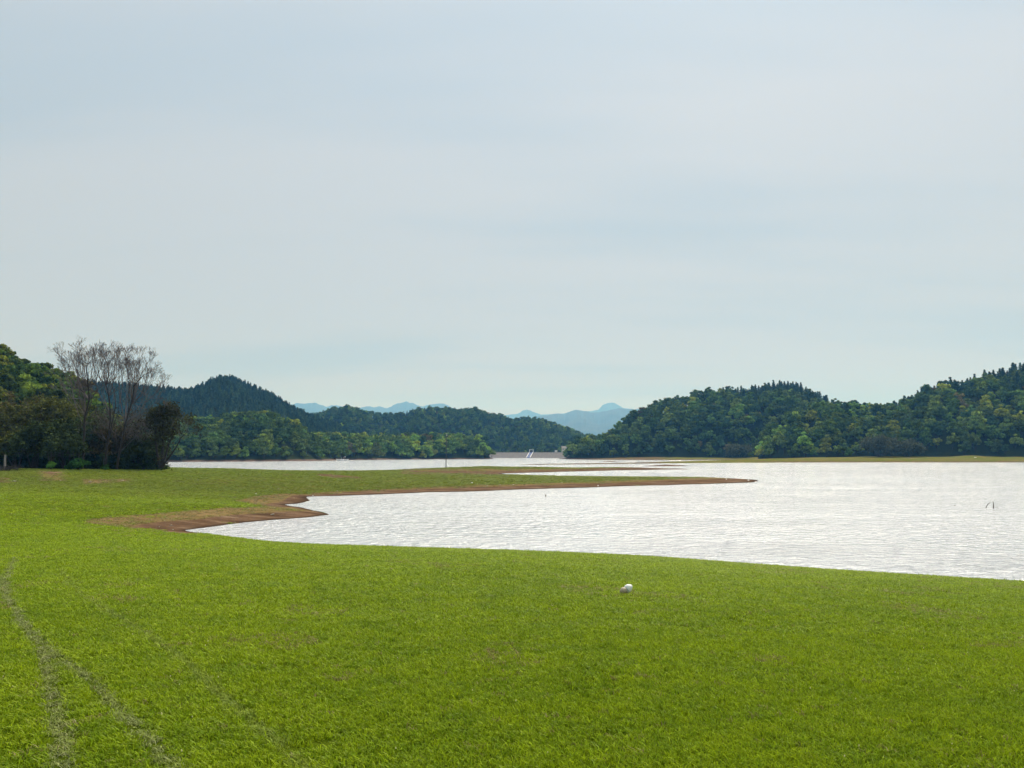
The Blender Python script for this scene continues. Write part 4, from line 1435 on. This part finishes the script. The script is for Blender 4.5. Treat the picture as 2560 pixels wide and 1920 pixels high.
LIT = [  # px, py, width px, height px, material, name, label, category
    (695, 1221, 8, 3, M_PALE, 'litter', 'small pale scrap on the middle meadow above the orange patch', 'litter'),
    (640, 1234, 9, 3, M_FOAM, 'litter', 'white scrap at the top of the orange bare patch', 'litter'),
    (651, 1234, 5, 3, M_ROCK, 'stone', 'dark stone beside the white scrap by the orange patch', 'stone'),
    (798, 1188, 14, 3, M_PALE, 'litter', 'pale plank-like scrap on the red earth patch', 'litter'),
    (843, 1226, 5, 3, M_PALE, 'litter', 'tiny pale scrap right of the orange patch', 'litter'),
    (782, 1238, 5, 2, M_FOAM, 'litter', 'tiny white scrap at the inner end of the mud bank', 'litter'),
    (1180, 1206, 7, 4, M_FOAM, 'litter', 'bright white scrap on the grass of the long spit', 'litter'),
    (1041, 1222, 5, 3, M_ROCK, 'stone', 'small dark stone at the top of the spit mud bank', 'stone'),
    (990, 1220, 9, 2, M_PALE, 'litter', 'pale strip of debris on the spit near its left end', 'litter'),
    (1188, 1212, 8, 2, M_DARKW, 'driftwood', 'dark driftwood piece below the white scrap on the spit', 'driftwood'),
    (1217, 1214, 9, 2, M_PALE, 'litter', 'pale strip of debris right of the dark driftwood', 'litter'),
    (1250, 1211, 8, 3, M_PALE, 'litter', 'pale debris at the grass edge, left of a similar one', 'litter'),
    (1283, 1211, 7, 3, M_PALE, 'litter', 'pale debris at the grass edge, beside the dark stone', 'litter'),
    (1311, 1211, 6, 3, M_ROCK, 'stone', 'dark stone on the spit right of two pale scraps', 'stone'),
    (1405, 1206, 6, 2, M_PALE, 'litter', 'small pale scrap midway along the spit', 'litter'),
    (1495, 1213, 6, 3, M_FOAM, 'litter', 'white scrap low on the spit mud bank', 'litter'),
    (1594, 1194, 5, 2, M_PALE, 'litter', 'small pale scrap on the grass crest of the spit', 'litter'),
    (1816, 1197, 5, 3, M_FOAM, 'litter', 'white scrap left of the dark stone near the spit tip', 'litter'),
    (1829, 1196, 4, 3, M_ROCK, 'stone', 'small black stone near the spit tip', 'stone'),
    (1871, 1200, 5, 3, M_FOAM, 'litter', 'white scrap on the brown tip of the spit', 'litter'),
    (1889, 1203.5, 7, 2, M_PALE, 'litter', 'pale slanting scrap at the very tip of the spit', 'litter'),
    (285, 1248.5, 5, 5, M_ROCK, 'stone', 'dark stone on the left meadow, leftmost of three', 'stone'),
    (305, 1249.5, 7, 2, M_ROCK, 'stone', 'flat dark stone, middle of three on the left meadow', 'stone'),
    (321, 1249, 7, 3, M_ROCK, 'stone', 'flat dark stone, rightmost of three on the left meadow', 'stone'),
    (533, 1258, 12, 3, M_DARKW, 'driftwood', 'short dark log on the grass above the brown mud point', 'log'),
    (487, 1268, 6, 3, M_ROCK, 'stone', 'small dark stone left of the short log', 'stone'),
    (508, 1268, 7, 2, M_ROCK, 'stone', 'flat dark stone below the short log', 'stone'),
    (444, 1272, 9, 3, M_ROCK, 'stone', 'dark stone at the upper edge of the dry grass', 'stone'),
    (621, 1270, 6, 3, M_PALE, 'litter', 'pale scrap on the dry grass of the mud point', 'litter'),
    (680, 1285, 16, 3, M_PALE, 'litter', 'pale tangled debris on the brown mud point', 'litter'),
    (398, 1316, 4, 4, M_PALE, 'stone', 'small pale stone on the red mud, leftmost of three', 'stone'),
    (428, 1312, 5, 4, M_PALE, 'stone', 'small pale stone on the red mud, highest of three', 'stone'),
    (432, 1323, 6, 3, M_PALE, 'stone', 'small pale stone by the inner corner of the water', 'stone'),
    (225, 1203, 10, 5, M_PALE, 'litter', 'pale debris heap on the tan patch of the left meadow', 'litter'),
    (305, 1200, 12, 3, M_PALE, 'litter', 'pale strip of debris right of the tan patch', 'litter'),
    (36, 1202, 12, 5, M_PALE, 'litter', 'pale debris on the brown patch at the left edge', 'litter'),
    (151, 1200, 6, 3, M_PALE, 'litter', 'pale scrap below the brown earth mound', 'litter'),
    (2438, 1143, 8, 2, M_FOAM, 'litter', 'white scrap before the mound on the right bank', 'litter'),
    (455, 1165.5, 4, 4, M_ROCK, 'stone', "dark stone on the meadow's far edge right of the ivy-clad tree", 'stone'),
]
for i, (px, py, w, h, mat, nm, lab, cat) in enumerate(LIT):
    p = on_ground(px, py + h * .5, 10, 520)
    k = p.y / F
    me = lump(nm, mat, (w * k * .38, max(h, w * .5) * k * .4, h * k * .36), 900 + i, .5, 2)
    o = link(nm, me); o.location = (p.x, p.y, p.z + h * k * .2); o.rotation_euler = (rnd.uniform(-.2, .2), rnd.uniform(-.25, .25), rnd.uniform(-.5, .5))
    tag(o, lab, cat)


# sticks standing in the lake
def stick(name, pts, r, label, cat):
    P = [Vector(q) for q in pts]
    mb = MB(); o0 = P[0]
    mb.tube([q - o0 for q in P], r, 6)
    o = link(name, mb.mesh(name, (M_DARKW,), True)); o.location = o0
    return tag(o, label, cat)


x, y = onwater(2465, 1270); y_ = y
stick('branch', [(x, y_, -.4), at(2465, 1270, y_), at(2468, 1262.5, y_), at(2475.5, 1256, y_)], [.035, .03, .026, .018], 'crooked slanting stick rising from the water at right', 'stick')
x, y = onwater(2483, 1271); y_ = y
stick('branch', [(x, y_, -.4), at(2483.5, 1271, y_), at(2483.8, 1262, y_), at(2482.5, 1254, y_)], [.04, .035, .03, .022], 'upright straight stick rising from the water at right', 'stick')
x, y = onwater(2493, 1270)
stick('branch', [(x, y, -.3), at(2493, 1268, y)], [.03, .02], 'stub of a stick just above water right of the upright stick', 'stick')
x, y = onwater(1364.5, 1241)
stick('stump', [(x, y, -.3), at(1364.7, 1240, y), at(1364.2, 1236.2, y)], [.06, .055, .045], 'short dark stub standing in the water off the long spit', 'stump')
x, y = onwater(2388, 1264)
o = link('driftwood', lump('driftwood', M_DARKW, (.07, .06, .03), 41, .4, 2)); o.location = (x, y, .01)
tag(o, 'dark bit of driftwood afloat left of the two sticks', 'driftwood')

# tall thin pole on the middle island
Yc_ = np.linspace(140, 235, 96)
uc_ = ray(1115, 1163)[0]
zc2 = land_height(uc_ * Yc_, Yc_)
kc_ = int(np.argmax((zc2 - CAM_Z) / Yc_))          # the crest of the island on that side
Yp = float(Yc_[kc_])
pb = Vector((uc_ * Yp, Yp, float(zc2[kc_])))
top = at(1117, 1085, Yp).z
pole = tag(empty('monitoring_pole', (pb.x, Yp, pb.z)), 'tall thin dark pole with white boxes on top, on the middle island', 'pole')
mb = MB(); mb.tube([(0, 0, -.3), (0, 0, 2), (.1, 0, top - pb.z)], [.12, .11, .08], 10)
link('mast', mb.mesh('mast', (M_STEEL,), True), None, pole)
for dz, s in ((0, .34), (-.42, .26)):
    mb = MB(); mb.box((.12, 0, top - pb.z + dz), (s, .22, .16)); mb.box((.12, 0, top - pb.z + dz + .09), (s * 1.15, .3, .02))
    link('white_box', mb.mesh('white_box', (M_WHITE,)), None, pole)

# post and branch heap at the left edge
Yl = 106.0
pb = at(12, 1160, Yl); gz = ground_z(pb.x, Yl)
mb = MB()
mb.tube([(0.06, 0, -.3), (0.02, 0, .7), (-.03, 0, at(12, 1137, Yl).z - gz)], [.15, .14, .12], 8)
o = link('concrete_post', mb.mesh('concrete_post', (M_CONC,), False)); o.location = (pb.x, Yl, gz)
tag(o, 'short pale concrete post at the left edge before the thicket', 'post')
mb = MB()
r = random.Random(3)
for i in range(70):
    x0 = r.uniform(-2.6, 1.6); y0 = r.uniform(-1, 1)
    a = r.uniform(0, 3.14); L = r.uniform(.5, 1.6)
    mb.tube([(x0, y0, r.uniform(0, .5)), (x0 + math.cos(a) * L * .5, y0 + math.sin(a) * .3, r.uniform(.1, .9)), (x0 + math.cos(a) * L, y0 + math.sin(a) * .5, r.uniform(0, .5))], [.05, .035, .015], 4)
pb = at(10, 1166, Yl - 1.5)
o = link('branch_heap', mb.mesh('branch_heap', (M_DARKW,))); o.location = (pb.x, Yl - 1.5, ground_z(pb.x, Yl - 1.5) - .1)
tag(o, 'heap of dead dark branches at the left edge around the post', 'branches')

# ------------------------------------------------------------------ dam
YDAM = 852.0
root = tag(empty('dam', (at(1320, 1146, YDAM).x, YDAM, 0)), 'grey stone-faced embankment dam across the far end of the lake', 'dam')
rz = Matrix.Rotation(R(-13), 3, 'Z')
Hd, run = at(1320, 1131, YDAM + 17).z, 17.5
nx, ny = 170, 20
V = []
for j in range(ny):
    for i in range(nx):
        sx = -62 + 124 * i / (nx - 1); t = j / (ny - 1)
        q = rz @ Vector((sx, t * run, 0))
        V.append((q.x + rnd.uniform(-.12, .12), q.y, -1 + (Hd + 1) * t + rnd.uniform(-.14, .14)))
link('stone_face', mesh_np('stone_face', V, grid_faces(ny, nx)), M_RIP, root)
mb = MB(); mb.box(rz @ Vector((0, run + 2.6, Hd - .55)), (124, 5, 1.3), rz)
link('crest_road', mb.mesh('crest_road', (M_CONC,)), None, root)
mb = MB()
for i in range(42):
    mb.box(rz @ Vector((-61 + i * 3, run + .5, Hd + .45)), (.12, .12, .9), rz)
mb.box(rz @ Vector((0, run + .5, Hd + .85)), (123, .08, .08), rz)
o = link('railing', mb.mesh('railing', (M_CONC,)), None, root); o['kind'] = 'stuff'

gate = tag(empty('sluice_gate', root.location), 'blue sluice channel with white kerbs and white frame on the dam face', 'sluice')
sl = math.atan2(Hd, run); Ls = math.hypot(Hd, run)
rot = rz @ Matrix.Rotation(sl, 3, 'X')
cx0 = 0.1
mb = MB(); mb.box(rz @ Vector((cx0, run / 2, Hd / 2 + .25)), (3.7, Ls, .5), rot)
link('channel_floor', mb.mesh('channel_floor', (M_BLUE,)), None, gate)
for s in (-1, 1):
    mb = MB(); mb.box(rz @ Vector((cx0 + s * 2.05, run / 2 + .6, Hd / 2 + .6)), (.46, Ls * .93, .6), rot)
    link('kerb', mb.mesh('kerb', (M_WHITE,)), None, gate)
for s in (-1, 1):
    mb = MB(); mb.box(rz @ Vector((cx0 + s * 2.1, run + .6, Hd + 1.3)), (.6, .6, 3.0), rz)
    link('frame_post', mb.mesh('frame_post', (M_WHITE,)), None, gate)
mb = MB(); mb.box(rz @ Vector((cx0, run + .6, Hd + 2.95)), (5.2, .8, .5), rz)
link('frame_beam', mb.mesh('frame_beam', (M_WHITE,)), None, gate)
mb = MB(); mb.box(rz @ Vector((cx0, run + .9, Hd + 1.7)), (3.4, .5, 1.2), rz); mb.box(rz @ Vector((cx0 - .3, run + .3, Hd + 1.2)), (.9, .9, .9), rz)
link('winch', mb.mesh('winch', (M_STEEL,)), None, gate)

# house and small hut at the dam's right end
hz_ = 13.0
hp = at(1411, 1131, 880)
hs = tag(empty('house', (hp.x, 880, hp.z - .5)), "small cream house half hidden by trees at the dam's right end", 'house')
mb = MB(); mb.box((0, 0, 2.6), (6.0, 5.5, 6.2))
link('wall', mb.mesh('wall', (M_WALL,)), None, hs)
mb = MB()
mb.face([(-3.4, -3.2, 5.6), (3.4, -3.2, 5.6), (3.4, 0, 7.6), (-3.4, 0, 7.6)]); mb.face([(3.4, 3.2, 5.6), (-3.4, 3.2, 5.6), (-3.4, 0, 7.6), (3.4, 0, 7.6)])
mb.face([(-3.4, -3.2, 5.6), (-3.4, 0, 7.6), (-3.4, 3.2, 5.6)]); mb.face([(3.4, -3.2, 5.6), (3.4, 3.2, 5.6), (3.4, 0, 7.6)])
link('roof', mb.mesh('roof', (M_ROOF,)), None, hs)
for x_, z_ in ((-1.6, 1.6), (1.5, 1.6), (-1.6, 4.2), (1.5, 4.2)):
    mb = MB(); mb.box((x_, -2.77, z_), (1.1, .08, 1.2)); link('window', mb.mesh('window', (M_GLASS,)), None, hs)
kp = at(1390, 1130, 868)
ht = tag(empty('hut', (kp.x, 868, kp.z - .2)), 'tiny white hut on the dam crest left of the cream house', 'hut')
mb = MB(); mb.box((0, 0, 1.0), (2.6, 2, 2.0)); link('wall', mb.mesh('hut_wall', (M_WHITE,)), None, ht)
mb = MB(); mb.box((0, 0, 2.1), (3.0, 2.4, .2)); link('roof', mb.mesh('hut_roof', (M_WHITE,)), None, ht)
hp = at(606, 982, 862)
ht = tag(empty('hut', (hp.x, 858, hp.z + 3)), 'tiny white hut showing through the conifers of the peaked hill', 'hut')
mb = MB(); mb.box((0, 0, 1.0), (1.6, 1.6, 2.4)); link('wall', mb.mesh('hut_wall', (M_WHITE,)), None, ht)


# small boats drawn up on the far shore
def boat(px, py, L, rot, label, tilt=0.0):
    x, y = onwater(px, py)
    r = tag(empty('rowing_boat', (x, y, .1)), label, 'boat', 'small boats on the far shore')
    r.rotation_euler = (0, tilt, rot)
    n = 9; V = []
    for i in range(n):
        t = -1 + 2 * i / (n - 1)
        w = .75 * (1 - abs(t) ** 2.6) + .08
        for (a, z) in ((-1, .75), (-.75, .15), (0, -.05), (.75, .15), (1, .75)):
            V.append((t * L / 2, a * w, z + .3 * t * t))
    me = mesh_np('hull', V, grid_faces(n, 5)); link('hull', me, M_WHITE, r)
    for tx in (-.2, .25):
        mb = MB(); mb.box((tx * L, 0, .5), (.3, 1.3, .06)); link('bench', mb.mesh('bench', (M_CONC,)), None, r)
    return r


boat(850.5, 1152.2, 4.6, .1, 'white rowing boat at the far shore, left one of the pair')
boat(861, 1152.0, 5.2, -.1, 'white rowing boat at the far shore, right one of the pair')
boat(859.5, 1150.0, 4.4, -.5, 'grey-white boat pulled up behind the pair on the far shore', -.35).location.z = 1.2

# ------------------------------------------------------------------ haze
m, n, l = material('haze_air')
pv = N(n, 'ShaderNodeVolumePrincipled')
pv.inputs['Color'].default_value = (0.13, 0.45, 1.0, 1)
pv.inputs['Absorption Color'].default_value = (1, 1, 1, 1)
pv.inputs['Density'].default_value = 0.00017
pv.inputs['Anisotropy'].default_value = 0.22
o_ = n.new('ShaderNodeOutputMaterial'); l.new(pv.outputs[0], o_.inputs['Volume'])
mb = MB(); mb.box((0, 6800, 436), (20000, 14000, 880))
hz = tag(link('haze', mb.mesh('haze', (m,))), kind='stuff')
